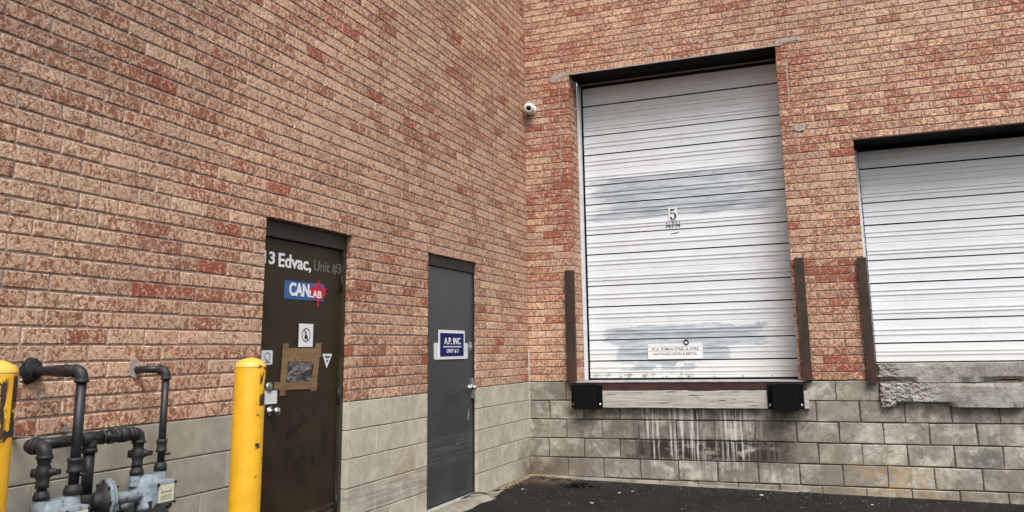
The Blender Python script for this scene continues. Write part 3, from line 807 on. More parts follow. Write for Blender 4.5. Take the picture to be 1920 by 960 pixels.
b.done('timber_board', None, 'weathered pale timber board between the black dock bumpers', 'board')
def bumper(x0, x1, label):
    cx = (x0 + x1) / 2
    t = empty('dock_bumper', (cx, -.065, .71), label, 'dock bumper', 'rubber bumpers at the ends of the dock board')
    b = B(); n_ = 4
    for k in range(n_):      # laminated rubber pads
        a = x0 + .055 + (x1 - x0 - .11) * k / n_; c = x0 + .055 + (x1 - x0 - .11) * (k + 1) / n_
        j = rnd.uniform(-.002, .002)
        b.box((a - .0005, -.175 + j, .712 + j), (c + .0005, -.070, .972 + j * .5), MRUB_SHADE, .003)
    b.done('rubber_pad', t)
    for s_, (p, q) in enumerate(((x0, x0 + .054), (x1 - .054, x1))):
        b = B(); b.box((p, -.085, .725), (q, -.066, .965), MRUB_SHADE, .003)
        bb = b.done('bracket', t)
        b = B(); b.lathe(((p + q) / 2, -.0855, .762), (0, -1, 0), [(.016, 0), (.016, .005), (.009, .006), (.009, .014), (0, .015)], MCHROME if s_ or x0 > 1 else MALU, 14)
        b.done('bolt', bb)
    return t
bumper(.522, .872, 'black laminated rubber dock bumper at the corner end of the timber board')
bumper(2.585, 2.935, 'black laminated rubber dock bumper at the end of the board nearer the broken concrete')
def guard(x0, x1, z0, z1, label, lean=0):
    b = B()
    # steel channel with its web facing out, flanges back to the wall
    g = bmesh.new(); w = x1 - x0; t = .008; d = .055
    prof = [(0, -.002), (0, -d), (w, -d), (w, -.002), (w - t, -.002), (w - t, -d + t), (t, -d + t), (t, -.002)]
    b.poly([(x0 + p[0], p[1], z0) for p in prof], (lean, 0, z1 - z0), MGUARD)
    o = b.done('guard_channel', None, label, 'steel guard', 'brown steel channels guarding the door jambs')
    return o
guard(.467, .568, 1.0, 2.215, 'brown steel channel on the jamb nearest the corner, left of the number 5 door')
guard(2.935, 3.025, 1.0, 2.218, 'brown steel channel on the jamb right of the number 5 door', 0)
guard(3.530, 3.616, .965, 2.186, 'brown steel channel left of the lower door, rusty above the broken concrete', 0)

# ------------------------------------------------------------ text and signs
def text_mesh(txt, w, h, off=0., spc=1., font_shear=0):
    cu = bpy.data.curves.new('t', 'FONT'); cu.body = txt; cu.offset = off; cu.extrude = .004; cu.align_x = 'LEFT'; cu.space_character = spc
    o = bpy.data.objects.new('t', cu); COL.objects.link(o)
    dg = bpy.context.evaluated_depsgraph_get(); dg.update(); oe = o.evaluated_get(dg)
    me = bpy.data.meshes.new_from_object(oe); bpy.data.objects.remove(o)
    xs = [v.co.x for v in me.vertices]; ys = [v.co.y for v in me.vertices]
    x0, x1, y0, y1 = min(xs), max(xs), min(ys), max(ys)
    for v in me.vertices:
        v.co.x = (v.co.x - x0) / (x1 - x0) * w; v.co.y = (v.co.y - y0) / (y1 - y0) * h
    return me
def place_text(b, txt, plane, a, z, w, h, mat, out, off=0., spc=1., t=.0015):
    """plane 'L': x=out, a=y ; plane 'R': y=out, a=x"""
    me = text_mesh(txt, w, h, off, spc); i = b.mi(mat)
    g = bmesh.new(); g.from_mesh(me)
    zmax = max(v.co.z for v in g.verts) or 1
    for v in g.verts:
        q = v.co.z / zmax * t / 2 + t / 2
        v.co = Vector((out + q, a + v.co.x, z + v.co.y)) if plane == 'L' else Vector((a + v.co.x, out - q, z + v.co.y))
    b.merge(g, mat); return b
def plate(b, plane, a0, a1, z0, z1, out, mat, t=.0015, r=0):
    pts = []
    if r:
        for cx, cz, s in ((a1 - r, z1 - r, 0), (a0 + r, z1 - r, 90), (a0 + r, z0 + r, 180), (a1 - r, z0 + r, 270)):
            for k in range(5): q = R(s + k * 22.5); pts.append((cx + r * math.cos(q), cz + r * math.sin(q)))
    else: pts = [(a0, z0), (a1, z0), (a1, z1), (a0, z1)]
    return shape(b, plane, pts, out, mat, t)
def shape(b, plane, pts, out, mat, t=.0015):
    if plane == 'L': b.poly([(out, p[0], p[1]) for p in pts], (t, 0, 0), mat)
    else: b.poly([(p[0], out, p[1]) for p in pts], (0, -t, 0), mat)
    return b
def ring(b, plane, a, z, ra, rz, w, out, mat, t=.0012, n=28, disc=False):
    if disc: return shape(b, plane, [(a + ra * math.cos(2 * math.pi * k / n), z + rz * math.sin(2 * math.pi * k / n)) for k in range(n)], out, mat, t)
    for k in range(n):
        p, q = 2 * math.pi * k / n, 2 * math.pi * (k + 1) / n
        shape(b, plane, [(a + ra * math.cos(p), z + rz * math.sin(p)), (a + ra * math.cos(q), z + rz * math.sin(q)), (a + (ra - w) * math.cos(q), z + (rz - w) * math.sin(q)), (a + (ra - w) * math.cos(p), z + (rz - w) * math.sin(p))], out, mat, t)
    return b
LX = -.0745   # face of the olive door leaf
# address lettering
b = B(); place_text(b, '13', 'L', -4.436, 1.914, .112, .083, MWHITE, LX, .028)
place_text(b, 'Edvac,', 'L', -4.288, 1.890, .350, .107, MWHITE, LX, .024)
b.done('door_lettering', None, 'bold white street address lettering on the olive steel door', 'lettering')
b = B(); place_text(b, 'Unit #3', 'L', -3.905, 1.905, .325, .082, MFADE, LX, .006)
b.done('door_lettering', None, 'faded grey unit lettering on the olive steel door', 'lettering')
# company sign with maple leaf
leafpts = [(0, 1), (.10, .80), (.22, .86), (.16, .50), (.36, .68), (.40, .56), (.62, .60), (.54, .36), (.66, .30), (.36, .02), (.40, -.12), (.05, -.04), (.07, -.50),
           (-.07, -.50), (-.05, -.04), (-.40, -.12), (-.36, .02), (-.66, .30), (-.54, .36), (-.62, .60), (-.40, .56), (-.36, .68), (-.16, .50), (-.22, .86), (-.10, .80)]
t = empty('company_sign', (LX, -4.0, 1.70), 'blue rectangular sign with white lettering over a red maple leaf on the olive door', 'sign')
b = B(); plate(b, 'L', -4.218, -3.782, 1.702, 1.822, LX, MBLUE, .003); b.done('panel', t)
b = B(); shape(b, 'L', [(-3.852 + p[0] * .150, 1.735 + (p[1] - .1) * .125) for p in leafpts], LX + .003, MREDV, .0015); b.done('maple_leaf', t)
b = B(); place_text(b, 'CAN', 'L', -4.172, 1.722, .215, .090, MWHITE, LX + .005, .040, 1.0); b.done('lettering', t)
b = B(); place_text(b, 'LAB', 'L', -3.952, 1.722, .138, .050, MWHITE, LX + .005, .030, 1.05); b.done('lettering', t)
# prohibition notice
t = empty('prohibition_notice', (LX, -3.98, 1.39), 'white notice with a red-ringed prohibition symbol above the taped window', 'sign')
b = B(); plate(b, 'L', -4.057, -3.902, 1.386, 1.541, LX + .0062, MWHITE, .002); b.done('panel', t)
b = B(); ring(b, 'L', -3.980, 1.466, .047, .047, .006, LX + .0085, MMAROON)
shape(b, 'L', [(-4.004, 1.503), (-3.998, 1.506), (-3.956, 1.430), (-3.962, 1.427)], LX + .0085, MMAROON, .001)
shape(b, 'L', [(-3.984, 1.495), (-3.976, 1.472), (-3.962, 1.452), (-3.968, 1.440), (-3.994, 1.440), (-3.999, 1.452), (-3.990, 1.472)], LX + .0100, MINK, .0008)
b.done('symbol', t)
# taped-over window
t = empty('window_patch', (LX, -4.0, 1.10), 'crumpled plastic film taped over the small door window with brown tape', 'window patch')
b = B(); nx, nz = 16, 10; i = b.mi(MFILM)
vs = [[b.bm.verts.new((LX + .0005 + .004 * (noise.noise(Vector((c * .6, r * .7, 2))) + .5), -4.160 + .30 * c / nx, 1.13 + .20 * r / nz)) for c in range(nx + 1)] for r in range(nz + 1)]
for r in range(nz):
    for c in range(nx):
        f = b.bm.faces.new([vs[r][c], vs[r][c + 1], vs[r + 1][c + 1], vs[r + 1][c]]); f.material_index = i; f.smooth = False
b.done('plastic_film', t)
def strip(a0, z0, a1, z1, w0, w1, h):
    b = B(); shape(b, 'L', [(a0, z0), (a1, z1), (a1 + (0 if abs(a1 - a0) > abs(z1 - z0) else w1), z1 + (w1 if abs(a1 - a0) > abs(z1 - z0) else 0)), (a0 + (0 if abs(a1 - a0) > abs(z1 - z0) else w0), z0 + (w0 if abs(a1 - a0) > abs(z1 - z0) else 0))], LX + h, MTAPE, .0012)
    b.done('tape_strip', t)
strip(-4.235, 1.075, -4.215, 1.408, .062, .060, .0046)
strip(-3.905, 1.088, -3.862, 1.412, .058, .062, .0046)
strip(-4.205, 1.325, -3.795, 1.318, .055, .060, .0032)
strip(-4.205, 1.292, -3.85, 1.285, .045, .045, .0036)
strip(-4.290, 1.118, -3.835, 1.100, .046, .044, .0056)
strip(-4.225, 1.100, -3.84, 1.128, .03, .03, .0030)
# triangular sticker
t = empty('triangle_sticker', (LX, -3.71, 1.25), 'small white downward triangle sticker right of the taped window', 'sticker')
b = B(); shape(b, 'L', [(-3.775, 1.338), (-3.662, 1.336), (-3.722, 1.238)], LX, MWHITE, .0015); b.done('backing', t)
b = B(); shape(b, 'L', [(-3.752, 1.326), (-3.686, 1.325), (-3.696, 1.306), (-3.742, 1.306)], LX + .0015, MFADE, .001); shape(b, 'L', [(-3.735, 1.296), (-3.706, 1.296), (-3.72, 1.270)], LX + .0015, MBLUE, .001); b.done('printing', t)
# small wall notices left edge of the olive door
b = B(); plate(b, 'L', -4.372, -4.252, 1.030, 1.112, LX, MPAPER, .003); plate(b, 'L', -4.352, -4.272, 1.058, 1.086, LX + .003, MGREYINK.copy() if False else MPAPER, .0008)
b.done('paper_notice', None, 'blank white square notice just above the door knob of the olive door', 'notice')
b = B(); plate(b, 'L', -4.420, -4.312, 1.275, 1.365, LX, MPAPER, .003, .012); ring(b, 'L', -4.362, 1.325, .028, .028, .006, LX + .003, MFADE); plate(b, 'L', -4.385, -4.335, 1.285, 1.294, LX + .003, MFADE, .001)
b.done('round_seal_notice', None, 'pale notice with a round grey seal beside the yellow bollard top', 'notice')
for z_ in (1.222, 1.182):
    b = B(); b.lathe((LX, -4.225, z_), (1, 0, 0), [(.008, 0), (.008, .002), (0, .003)], MINK, 10); b.done('bolt_hole', d1)
# charcoal door sign
DX = -.0415
t = empty('company_sign', (DX, -1.85, 1.27), 'navy blue sign with white lettering in a white holder on the charcoal door', 'sign')
b = B(); plate(b, 'L', -2.185, -1.500, 1.272, 1.420, DX, MGALV, .004, .02); plate(b, 'L', -2.11, -1.575, 1.274, 1.535, DX + .004, MWHITE, .004, .01); b.done('holder', t)
b = B(); plate(b, 'L', -2.080, -1.603, 1.300, 1.508, DX + .008, MNAVY, .002); b.done('panel', t)
b = B(); place_text(b, 'A.P. INC', 'L', -2.005, 1.406, .335, .062, MWHITE, DX + .010, .024); b.done('lettering', t)
b = B(); plate(b, 'L', -2.025, -1.655, 1.381, 1.390, DX + .010, MWHITE, .001); b.done('rule_line', t)
b = B()
place_text(b, 'UNIT # 3', 'L', -1.952, 1.327, .235, .038, MWHITE, DX + .010, .018, 1.06); b.done('lettering', t)
t = empty('round_sticker', (DX, -1.44, 1.36), 'small round black and white sticker right of the navy sign', 'sticker')
b = B(); ring(b, 'L', -1.437, 1.394, .036, .036, 0, DX, MWHITE, .0012, disc=True); b.done('backing', t)
b = B(); ring(b, 'L', -1.437, 1.394, .030, .030, 0, DX + .0012, MINK, .001, disc=True); shape(b, 'L', [(-1.448, 1.378), (-1.428, 1.378), (-1.420, 1.394), (-1.434, 1.400), (-1.438, 1.414), (-1.446, 1.402)], DX + .0022, MWHITE, .001); b.done('symbol', t)
# overhead door decals
YF = YD - .010
t = empty('number_decal', (1.625, YF, 2.775), 'black number 5 on a white square of the tall overhead door', 'number')
b = B(); plate(b, 'R', 1.578, 1.675, 2.768, 2.918, YF, MWHITE, .0015); b.done('backing', t)
def stroke(b, pts, ws, out, mat):
    L_, R2 = [], []
    for k, (p, w) in enumerate(zip(pts, ws)):
        a = Vector(pts[max(0, k - 1)]); c = Vector(pts[min(len(pts) - 1, k + 1)]); d = (c - a).normalized(); n_ = Vector((-d.y, d.x))
        L_.append(tuple(Vector(p) + n_ * w / 2)); R2.append(tuple(Vector(p) - n_ * w / 2))
    for k in range(len(pts) - 1): shape(b, 'R', [L_[k], L_[k + 1], R2[k + 1], R2[k]], out, mat, .001)
b = B(); c5 = (1.622, 2.812)
shape(b, 'R', [(1.601, 2.905), (1.612, 2.900), (1.640, 2.898), (1.655, 2.906), (1.650, 2.884), (1.640, 2.878), (1.609, 2.880), (1.601, 2.884)], YF - .0015, MINK, .001)
shape(b, 'R', [(1.600, 2.886), (1.610, 2.884), (1.607, 2.838), (1.599, 2.832)], YF - .0018, MINK, .001)
arc = [(1.602, 2.842), (1.616, 2.853), (1.632, 2.855), (1.648, 2.846), (1.657, 2.826), (1.655, 2.803), (1.643, 2.785), (1.626, 2.777), (1.610, 2.781), (1.602, 2.792)]
stroke(b, arc, [.006, .009, .012, .017, .020, .020, .016, .010, .011, .013], YF - .0021, MINK)
ring(b, 'R', 1.608, 2.799, .012, .012, 0, YF - .0024, MINK, .001, 14, True)
b.done('numeral', t)
b = B(); place_text(b, 'NPN', 'R', 1.548, 2.690, .155, .058, MINK, YF, .012, 1.25); plate(b, 'R', 1.54, 1.712, 2.723, 2.728, YF - .0018, MWHITE, .0006)
b.done('stencil_lettering', None, 'black stencilled letters below the number 5 decal', 'lettering')
b = B(); shape(b, 'R', [(1.585, 2.612), (1.600, 2.622), (1.688, 2.636), (1.690, 2.630), (1.66, 2.614)], YF + .009, MGREYINK, .001)
b.done('scuff_mark', d5)
t = empty('company_sign', (1.58, YF, 1.22), 'white two-line lettered sign at the bottom of the tall overhead door', 'sign')
b = B(); plate(b, 'R', 1.276, 1.886, 1.220, 1.388, YF, MWHITE, .003, .014); plate(b, 'R', 1.28, 1.882, 1.354, 1.357, YF - .003, MGREYINK, .0004); plate(b, 'R', 1.28, 1.882, 1.305, 1.308, YF - .003, MGREYINK, .0004); b.done('panel', t)
b = B(); place_text(b, 'W.A. RYMAN STEEL & WIRE', 'R', 1.318, 1.315, .525, .030, MGREYINK, YF - .003, .02, 1.05)
place_text(b, 'HAYWARD IRON & METAL', 'R', 1.336, 1.262, .490, .030, MGREYINK, YF - .003, .02, 1.05); b.done('lettering', t)
t = empty('round_sticker', (1.708, YF, 1.37), 'small round navy sticker overlapping the top edge of the white two-line sign', 'sticker')
b = B(); ring(b, 'R', 1.708, 1.400, .037, .037, 0, YF - .004, MWHITE, .0012, disc=True); b.done('backing', t)
b = B(); ring(b, 'R', 1.708, 1.400, .033, .033, 0, YF - .0052, MINK, .001, disc=True); shape(b, 'R', [(1.690, 1.388), (1.722, 1.386), (1.728, 1.404), (1.716, 1.400), (1.712, 1.414), (1.702, 1.402), (1.692, 1.412), (1.697, 1.398)], YF - .0062, MWHITE, .001); b.done('symbol', t)

# ------------------------------------------------------------ security camera in the corner
cc = Vector((.085, -.085, 4.145)); aim = (cam.location - cc).normalized() if cam.location.length else Vector((.3, -.8, -.3))
aim = (Vector((2.2, -8.67, 1.3)) - cc).normalized()
t = empty('security_camera', (.085, -.005, 4.10), 'white turret security camera high in the brick corner', 'security camera')
b = B(); b.lathe((.085, -.001, 4.145), (0, -1, 0), [(.062, 0), (.062, .018), (.054, .034), (.0, .036)], MCAM, 28); b.done('base', t)
b = B(); sph = [(.064 * math.sin(R(a)), -.064 * math.cos(R(a))) for a in range(0, 150, 10)]
b.lathe(cc, aim, [(max(r_, 0), h_) for r_, h_ in sph] + [(.030, .048), (.028, .044)], MCAM, 28)
ball = b.done('ball', t)
b = B(); b.lathe(cc, aim, [(.0285, .042), (.027, .047), (.015, .051), (0, .052)], MLENS, 24); b.done('lens', ball)

# ------------------------------------------------------------ bollards
def bollard(x, y, r, ztop, label):
    t = empty('bollard', (x, y, -.05), label, 'bollard', 'yellow steel bollards protecting the gas meters')
    b = B(); b.lathe((x, y, 0), (0, 0, 1), [(r * 1.0, -.3), (r, ztop - .052), (r - .002, ztop - .047)], MYEL, 48); b.done('post', t)
    b = B(); b.lathe((x, y, 0), (0, 0, 1), [(r + .0015, ztop - .050), (r + .001, ztop - .044), (r * .86, ztop - .026), (r * .6, ztop - .011), (r * .3, ztop - .003), (0, ztop)], MYEL, 48); b.done('cap', t)
bollard(.395, -5.075, .079, 1.322, 'yellow bollard with a chipped right side in front of the olive door')
bollard(.36, -6.46, .082, 1.332, 'yellow bollard with dark paint chips at the left edge beside the gas pipes')

# ------------------------------------------------------------ gas installation
def coll(b, p, d, r, h, mat=None):    # pipe fitting collar: beaded both ends
    b.lathe(Vector(p), d, [(r * .9, 0), (r * 1.12, .002), (r * 1.12, h * .22), (r, h * .28), (r, h * .72), (r * 1.12, h * .78), (r * 1.12, h - .002), (r * .9, h)], mat or MBLK2, 20)
def elbow(b, p, d1, d2, r, L):
    p = Vector(p); d1 = Vector(d1); d2 = Vector(d2)
    b.tube([p + d1 * L, p, p + d2 * L], r, MBLK2, 18, L * .8)
    b.lathe(p + d1 * (L - .012), d1, [(r * .98, 0), (r * 1.16, .001), (r * 1.16, .014), (r * .9, .016)], MBLK2, 20)
    b.lathe(p + d2 * (L - .012), d2, [(r * .98, 0), (r * 1.16, .001), (r * 1.16, .014), (r * .9, .016)], MBLK2, 20)
def valve(b, bl, p, r, hd):
    p = Vector(p)
    b.lathe(p + Vector((0, 0, -.062)), (0, 0, 1), [(r * .9, 0), (r * 1.35, .003), (r * 1.35, .022), (r * 1.15, .028), (r * 1.55, .045), (r * 1.7, .062), (r * 1.55, .080), (r * 1.15, .095), (r * 1.4, .100), (r * 1.4, .120), (r * .9, .124)], MBLK2, 20)
    hd = Vector(hd).normalized(); b.lathe(p - hd * .045, hd, [(0, 0), (r * .9, .002), (r * 1.0, .02), (r * 1.0, .075), (r * .75, .085), (r * .6, .098), (0, .1)], MBLK2, 18)
    bl.box(tuple(p + hd * .048 - Vector((.008, .008, .011))), tuple(p + hd * .048 + Vector((.012, .012, .011))), MBLK2, .003)
# house pipe 1 (larger, from the foam-sealed hole)
def house_pipe(x, y, z, r, zend, label, wrap):
    t = empty('gas_pipe', (x, y, zend), label, 'pipe', 'black gas pipes rising from the meters into the wall')
    b = B()
    b.tube([(-.05, y, z), (x - .045, y, z)], r, MBLK, 18)
    b.tube([(x, y, z - .045), (x + .0, y, zend)], r, MBLK, 18)
    b.done('pipe', t)
    b = B(); elbow(b, (x, y, z), (-1, 0, 0), (0, 0, -1), r * 1.22, .048); b.done('elbow', t)
    b = B(); coll(b, (x, y, zend + .085), (0, 0, 1), r * 1.35, .062); b.lathe((x, y, zend - .004), (0, 0, 1), [(r, 0), (r * 1.75, .003), (r * 1.75, .026), (r * 1.5, .032), (r * 1.5, .04), (r, .043)], MBLK2, 20)
    b.lathe((x, y, zend + .075), (.7, .7, 0), [(0, 0), (.006, .001), (.006, .042), (0, .044)], MBLK2, 8)
    b.done('union', t)
    if wrap:
        b = B(); b.lathe((x - .155, y, z), (1, 0, 0), [(r, 0), (r + .006, .004), (r + .004, .03), (r + .008, .06), (r + .005, .10), (r, .105)], MSILVERTAPE if False else MBLK, 16); b.done('tape_wrap', t)
        b = B()
        g = bmesh.new(); bmesh.ops.create_icosphere(g, subdivisions=4, radius=1)
        for v in g.verts:
            n_ = noise.noise(v.co * 1.9) * .14 + noise.noise(v.co * 5) * .04
            v.co = Vector((v.co.x * .035, v.co.y * .046, v.co.z * .056)) * (1 + n_)
        b.merge(g, MSEAL, Matrix.Translation((.006, y - .005, z + .004)), True); b.done('foam_seal', t)
    else:
        b = B(); pts = []
        for k in range(22):
            a = 2 * math.pi * k / 22; q = 1 + .22 * noise.noise(Vector((math.cos(a) * 1.6, math.sin(a) * 1.6, 3)))
            pts.append((y - .012 + .036 * q * math.cos(a), z + .010 + .046 * q * math.sin(a)))
        shape(b, 'L', pts, -.002, MPATCH, .007); b.done('mortar_patch', t)
    return t
house_pipe(.305, -6.026, 1.280, .0205, .775, 'thicker black gas pipe leaving the wall through a black foam-sealed hole', True)
house_pipe(.198, -5.454, 1.272, .0170, .790, 'thinner black gas pipe entering the wall through a grey mortar patch', False)
# manifold
t = empty('gas_manifold', (.2, -5.86, .70), 'black iron gas manifold along the wall with tee and two shutoff valves', 'pipe')
zM, xM, rM = .980, .200, .0235
b = B(); b.tube([(xM, -6.135, zM), (xM, -5.905, zM)], rM, MBLK, 20); b.tube([(xM, -5.83, zM), (xM, -5.64, zM)], rM, MBLK, 20)
b.tube([(xM, -5.868, zM - .05), (xM, -5.868, .735)], rM, MBLK, 20)
b.tube([(.305, -6.17, zM - .04), (.305, -6.17, .772)], .0185, MBLK, 16); b.tube([(xM, -5.598, zM - .04), (xM, -5.598, .787)], .0175, MBLK, 16)
b.done('pipe', t)
b = B(); b.tube([(xM, -5.92, zM), (xM, -5.815, zM)], rM * 1.22, MBLK2, 20); b.tube([(xM, -5.868, zM), (xM, -5.868, zM - .058)], rM * 1.22, MBLK2, 20)
b.lathe((xM, -5.868, zM - .062), (0, 0, 1), [(rM, 0), (rM * 1.4, .002), (rM * 1.4, .018), (rM * 1.2, .022)], MBLK2, 20)
b.lathe((xM, -5.815, zM), (0, 1, 0), [(rM * 1.2, 0), (rM * 1.35, .001), (rM * 1.35, .013), (rM, .016)], MBLK2, 20); b.done('tee', t)
for k, (y_, l_) in enumerate(((-5.775, .028), (-5.742, .022), (-5.715, .040), (-5.665, .02))):
    b = B(); b.lathe((xM, y_, zM), (0, 1, 0), [(rM, 0), (rM * (1.32 if k % 2 else 1.45), .002), (rM * (1.32 if k % 2 else 1.45), l_ - .002), (rM, l_)], MBLK2, 8 if k == 0 else 18, k != 0); b.done('union', t)
for args in (((.2, -6.165, zM), (0, 1, 0), (1, 0, 0), .0290, .04), ((.305, -6.17, zM), (-1, 0, 0), (0, 0, -1), .0275, .045), ((xM, -5.598, zM), (0, -1, 0), (0, 0, -1), .0275, .045)):
    b = B(); elbow(b, *args); b.done('elbow', t)
for (x_, y_, z_, hd) in ((.305, -6.17, .880, (.75, .65, 0)), (xM, -5.598, .885, (.75, .65, 0))):
    b = B(); bl = B(); valve(b, bl, (x_, y_, z_), .0185, hd); v_ = b.done('shutoff_valve', t); bl.done('valve_stem', v_)
    b = B(); b.lathe((x_, y_, z_ - (.108 if x_ > .25 else .098)), (0, 0, 1), [(.0185, 0), (.031, .003), (.031, .020), (.026, .026), (.026, .034), (.0185, .037)], MBLK2, 20); b.done('union', t)
for y_ in (-6.09, -5.842):
    b = B(); b.box((.002, y_ - .012, zM + .022), (.010, y_ + .012, zM + .062), MALU, .002); b.box((.010, y_ - .010, zM + .024), (xM, y_ + .010, zM + .030), MALU, .001)
    br = b.done('pipe_strap', t)
    b = B(); b.lathe((.010, y_ - .018, zM + .058), (1, 0, 0), [(.007, 0), (.007, .006), (0, .007)], MRED2, 8); b.done('anchor_plug', br)
# regulator
t = empty('gas_regulator', (.2, -5.78, .70), 'grey gas pressure regulator with a large round flange between the two meters', 'regulator')
ax = Vector((.32, .947, 0)).normalized(); pc = Vector((.215, -5.775, .705))
b = B()
b.lathe(pc - ax * .085, ax, [(0, 0), (.030, .002), (.038, .03), (.052, .055), (.078, .070), (.078, .075)], MBLK2, 28); b.lathe((.2, -5.868, .66), (0, 0, 1), [(.0, 0), (.032, .001), (.034, .075), (.026, .085)], MBLK2, 20)
b.done('body', t)
b = B(); b.lathe(pc - ax * .012, ax, [(.055, 0), (.093, .001), (.095, .006), (.095, .012), (.086, .015)], MMET, 36); b.lathe(pc + ax * .004, ax, [(.088, 0), (.095, .001), (.095, .008), (.075, .016), (.045, .026), (.03, .028)], MMET, 36)
fl = b.done('diaphragm_flange', t)
for k in range(8):
    a = 2 * math.pi * k / 8; q = ax.to_track_quat('Z', 'Y').to_matrix() @ Vector((.084 * math.cos(a), .084 * math.sin(a), 0))
    b = B(); b.lathe(pc + q - ax * .020, ax, [(0, 0), (.007, .001), (.007, .045), (0, .046)], MBLK2, 6, False); b.done('flange_bolt', fl)
b = B(); b.lathe(pc + ax * .025, ax, [(.030, 0), (.027, .004), (.027, .125), (.022, .130), (0, .131)], MMET, 22); b.done('spring_housing', t)
# meters
def meter(px, py, z, label, w=.135, idxdy=.012):
    """px,py: centre of the two unions on top; z: top of the case"""
    t = empty('gas_meter', (px, py, z - .33), label, 'gas meter', 'grey diaphragm gas meters')
    b = B(); n_ = 40; rows = []
    # rounded case, squashed superellipse sections
    for zz, sx, sy in ((-.33, .080, .105), (-.32, .090, .115), (-.155, .090, .118), (-.150, .104, .134), (-.128, .104, .134), (-.124, .092, .120), (-.085, .090, .116), (-.050, .080, .108), (-.020, .062, .098), (-.004, .044, .086), (.0, .030, .07)):
        sx *= .86; sy *= .84
        rows.append([b.bm.verts.new((px + sx * (abs(math.cos(a)) ** .65) * (1 if math.cos(a) >= 0 else -1), py + sy * (abs(math.sin(a)) ** .65) * (1 if math.sin(a) >= 0 else -1), z + zz)) for a in [2 * math.pi * k / n_ for k in range(n_)]])
    i = b.mi(MMET)
    for p, q in zip(rows, rows[1:]):
        for k in range(n_):
            f = b.bm.faces.new([p[k], p[(k + 1) % n_], q[(k + 1) % n_], q[k]]); f.material_index = i; f.smooth = True
    for rg in (rows[0], rows[-1]):
        f = b.bm.faces.new(rg); f.material_index = i
    body = b.done('case', t)
    for s_ in (-.072, .072):
        b = B(); b.lathe((px, py + s_, z - .045), (0, 0, 1), [(.034, 0), (.032, .02), (.028, .045), (.024, .051)], MMET, 20); b.done('inlet_boss', t)
    # index box on the front with a cream dial plate
    b = B(); b.box((px + .040, py - .058 + idxdy, z - .140), (px + .102, py + .066 + idxdy, z - .030), MMET, .014); ib = b.done('index_box', t)
    b = B(); b.box((px + .1015, py - .042 + idxdy, z - .128), (px + .1045, py + .050 + idxdy, z - .050), MIDX, .0006)
    b.box((px + .1043, py - .030 + idxdy, z - .084), (px + .1050, py + .036 + idxdy, z - .078), MGREYINK)
    for k in range(3): ring(b, 'L', py - .020 + k * .022 + idxdy, z - .106, .009, .009, .002, px + .1046, MINK, .0005, 14)
    b.done('dial_plate', ib)
    for a_, c_ in ((-.048, -.044), (.056, -.044), (-.048, -.134), (.056, -.134)):
        b = B(); b.lathe((px + .101, py + a_ + idxdy, z + c_), (1, 0, 0), [(.007, 0), (.007, .008), (0, .009)], MBLK2, 6, False); b.done('index_screw', ib)
    for k in range(8):
        a = 2 * math.pi * (k + .5) / 8
        cx_, sy_ = math.cos(a), math.sin(a)
        x_ = px + .086 * (abs(cx_) ** .65) * (1 if cx_ >= 0 else -1); y_ = py + .108 * (abs(sy_) ** .65) * (1 if sy_ >= 0 else -1)
        b = B(); b.lathe((x_, y_, z - .165), (0, 0, 1), [(0, 0), (.009, .001), (.009, .05), (0, .052)], MBLK2, 6, False); b.done('case_bolt', body)
    return t
meter(.305, -6.098, .770, 'grey gas meter nearest the left bollard, under the foam-sealed pipe')
meter(.198, -5.526, .785, 'grey gas meter nearer the olive door, under the thinner pipe')

# ------------------------------------------------------------ litter
b = B(); i = b.mi(MLEAF); r3 = random.Random(5)
for k in range(420):
    x = .50 + r3.gauss(.20, .09); y = -.42 + r3.gauss(0, .035) + (x - .7) * .15; z = ground_z(x, y) + abs(r3.gauss(0, .022)) * max(.2, 1 - abs(x - .75) * 3) + .003
    a = r3.uniform(0, 6.28); s_ = r3.uniform(.010, .026); tl = r3.uniform(-.6, .6)
    e1 = Vector((math.cos(a), math.sin(a), tl * .5)) * s_; e2 = Vector((-math.sin(a), math.cos(a), tl * .4)) * s_ * .55; p = Vector((x, y, z))
    vs = [b.bm.verts.new(q) for q in (p - e1, p + e2, p + e1, p - e2)]; f = b.bm.faces.new(vs); f.material_index = i
b.done('leaf_litter', None, 'dark heap of dead leaves on the asphalt by the corner', 'leaves', kind='stuff', recalc=False)
b = B(); i = b.mi(MDIRT)
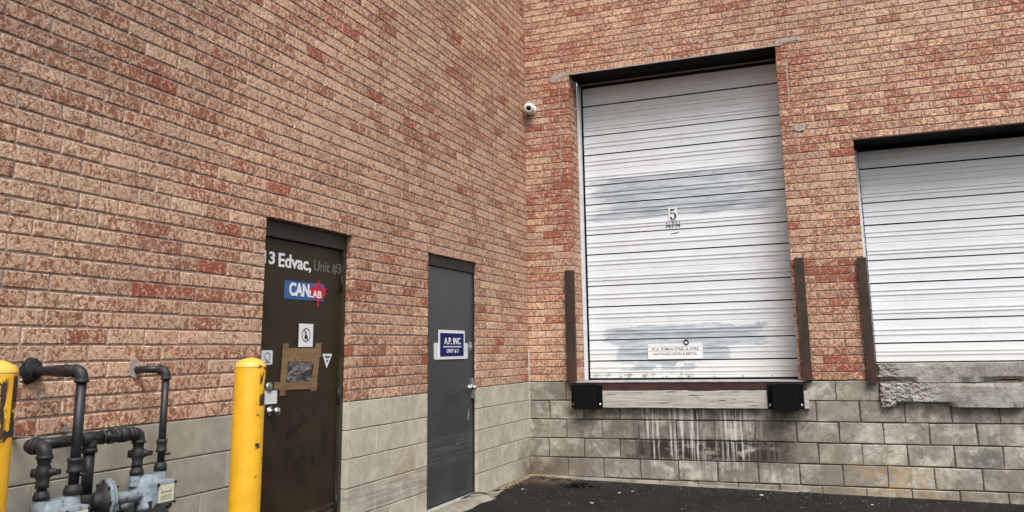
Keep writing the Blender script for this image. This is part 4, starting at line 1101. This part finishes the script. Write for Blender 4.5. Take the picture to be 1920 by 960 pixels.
for k in range(900):
    u = r3.random() ** 1.6
    if r3.random() < .55: x = .02 + u * .55; y = -abs(r3.gauss(0, .035)) - .01
    else: y = -.02 - u * .9; x = abs(r3.gauss(0, .03)) + .015
    z = ground_z(x, y) + .014 * max(0, 1 - (x * x + y * y) * 3) + r3.uniform(0, .006); s_ = r3.uniform(.003, .011)
    g = [Vector((r3.uniform(-1, 1), r3.uniform(-1, 1), 0)) * s_ for _ in range(4)]
    p = Vector((x, y, z)); vs = [b.bm.verts.new(q) for q in (p + Vector((s_, 0, 0)), p + Vector((0, s_, 0)), p - Vector((s_, 0, 0)), p - Vector((0, s_, 0)), p + Vector((0, 0, s_ * .8)))]
    for k2 in range(4): f = b.bm.faces.new([vs[k2], vs[(k2 + 1) % 4], vs[4]]); f.material_index = i
b.done('wall_foot_dirt', None, 'sandy dirt gathered along the foot of the walls in the corner', 'dirt', kind='stuff', recalc=False)
LIT = [(.225, -.792, .016, 'pale stone chip nearest the corner on the asphalt'), (1.188, -.68, .017, 'pale stone chip left of the pair in front of the stained blocks'), (1.286, -.545, .013, 'small white chip right of the pair in front of the stained blocks'),
       (1.09, -1.26, .017, 'pale stone chip out on the asphalt, closest to the bottom of the photo'), (2.498, -.36, .022, 'flat white chip by the wall below the right dock bumper'), (3.473, -.50, .015, 'grey chip on the asphalt below the brick pier'), (.888, -1.312, .008, 'tiny grit chip beside the closest stone')]
for x_, y_, s_, lab in LIT:
    g = bmesh.new(); bmesh.ops.create_icosphere(g, subdivisions=2, radius=1)
    for v in g.verts:
        v.co = Vector((v.co.x * 1.3, v.co.y * .9, v.co.z * .5)) * s_ * .75 * (1 + .35 * noise.noise(v.co * 1.7 + Vector((x_ * 9, 0, 0))))
    b = B(); b.merge(g, MSTONE, Matrix.Translation((x_, y_, ground_z(x_, y_) + s_ * .4))); b.done('stone_chip', None, lab, 'stone', 'pale stone chips scattered on the asphalt')
b = B(); i = b.mi(MSTONE); r4 = random.Random(9)
for k in range(700):
    x = r4.uniform(.05, 5.4); y = -abs(r4.gauss(0, .25)) - .03 if r4.random() < .6 else -r4.uniform(.05, 2.4)
    s_ = r4.uniform(.0015, .0045); z = ground_z(x, y) + .0005; p = Vector((x, y, z)); q = r4.uniform(0, 6.28)
    vs = [b.bm.verts.new(p + Vector((math.cos(q + t_), math.sin(q + t_), 0)) * s_ * r4.uniform(.7, 1.3)) for t_ in (0, 1.6, 3.1, 4.7)] + [b.bm.verts.new(p + Vector((0, 0, s_ * .8)))]
    for k2 in range(4): f = b.bm.faces.new([vs[k2], vs[(k2 + 1) % 4], vs[4]]); f.material_index = i
b.done('loose_grit', None, 'fine loose grit scattered over the asphalt along the wall', 'grit', kind='stuff', recalc=False)
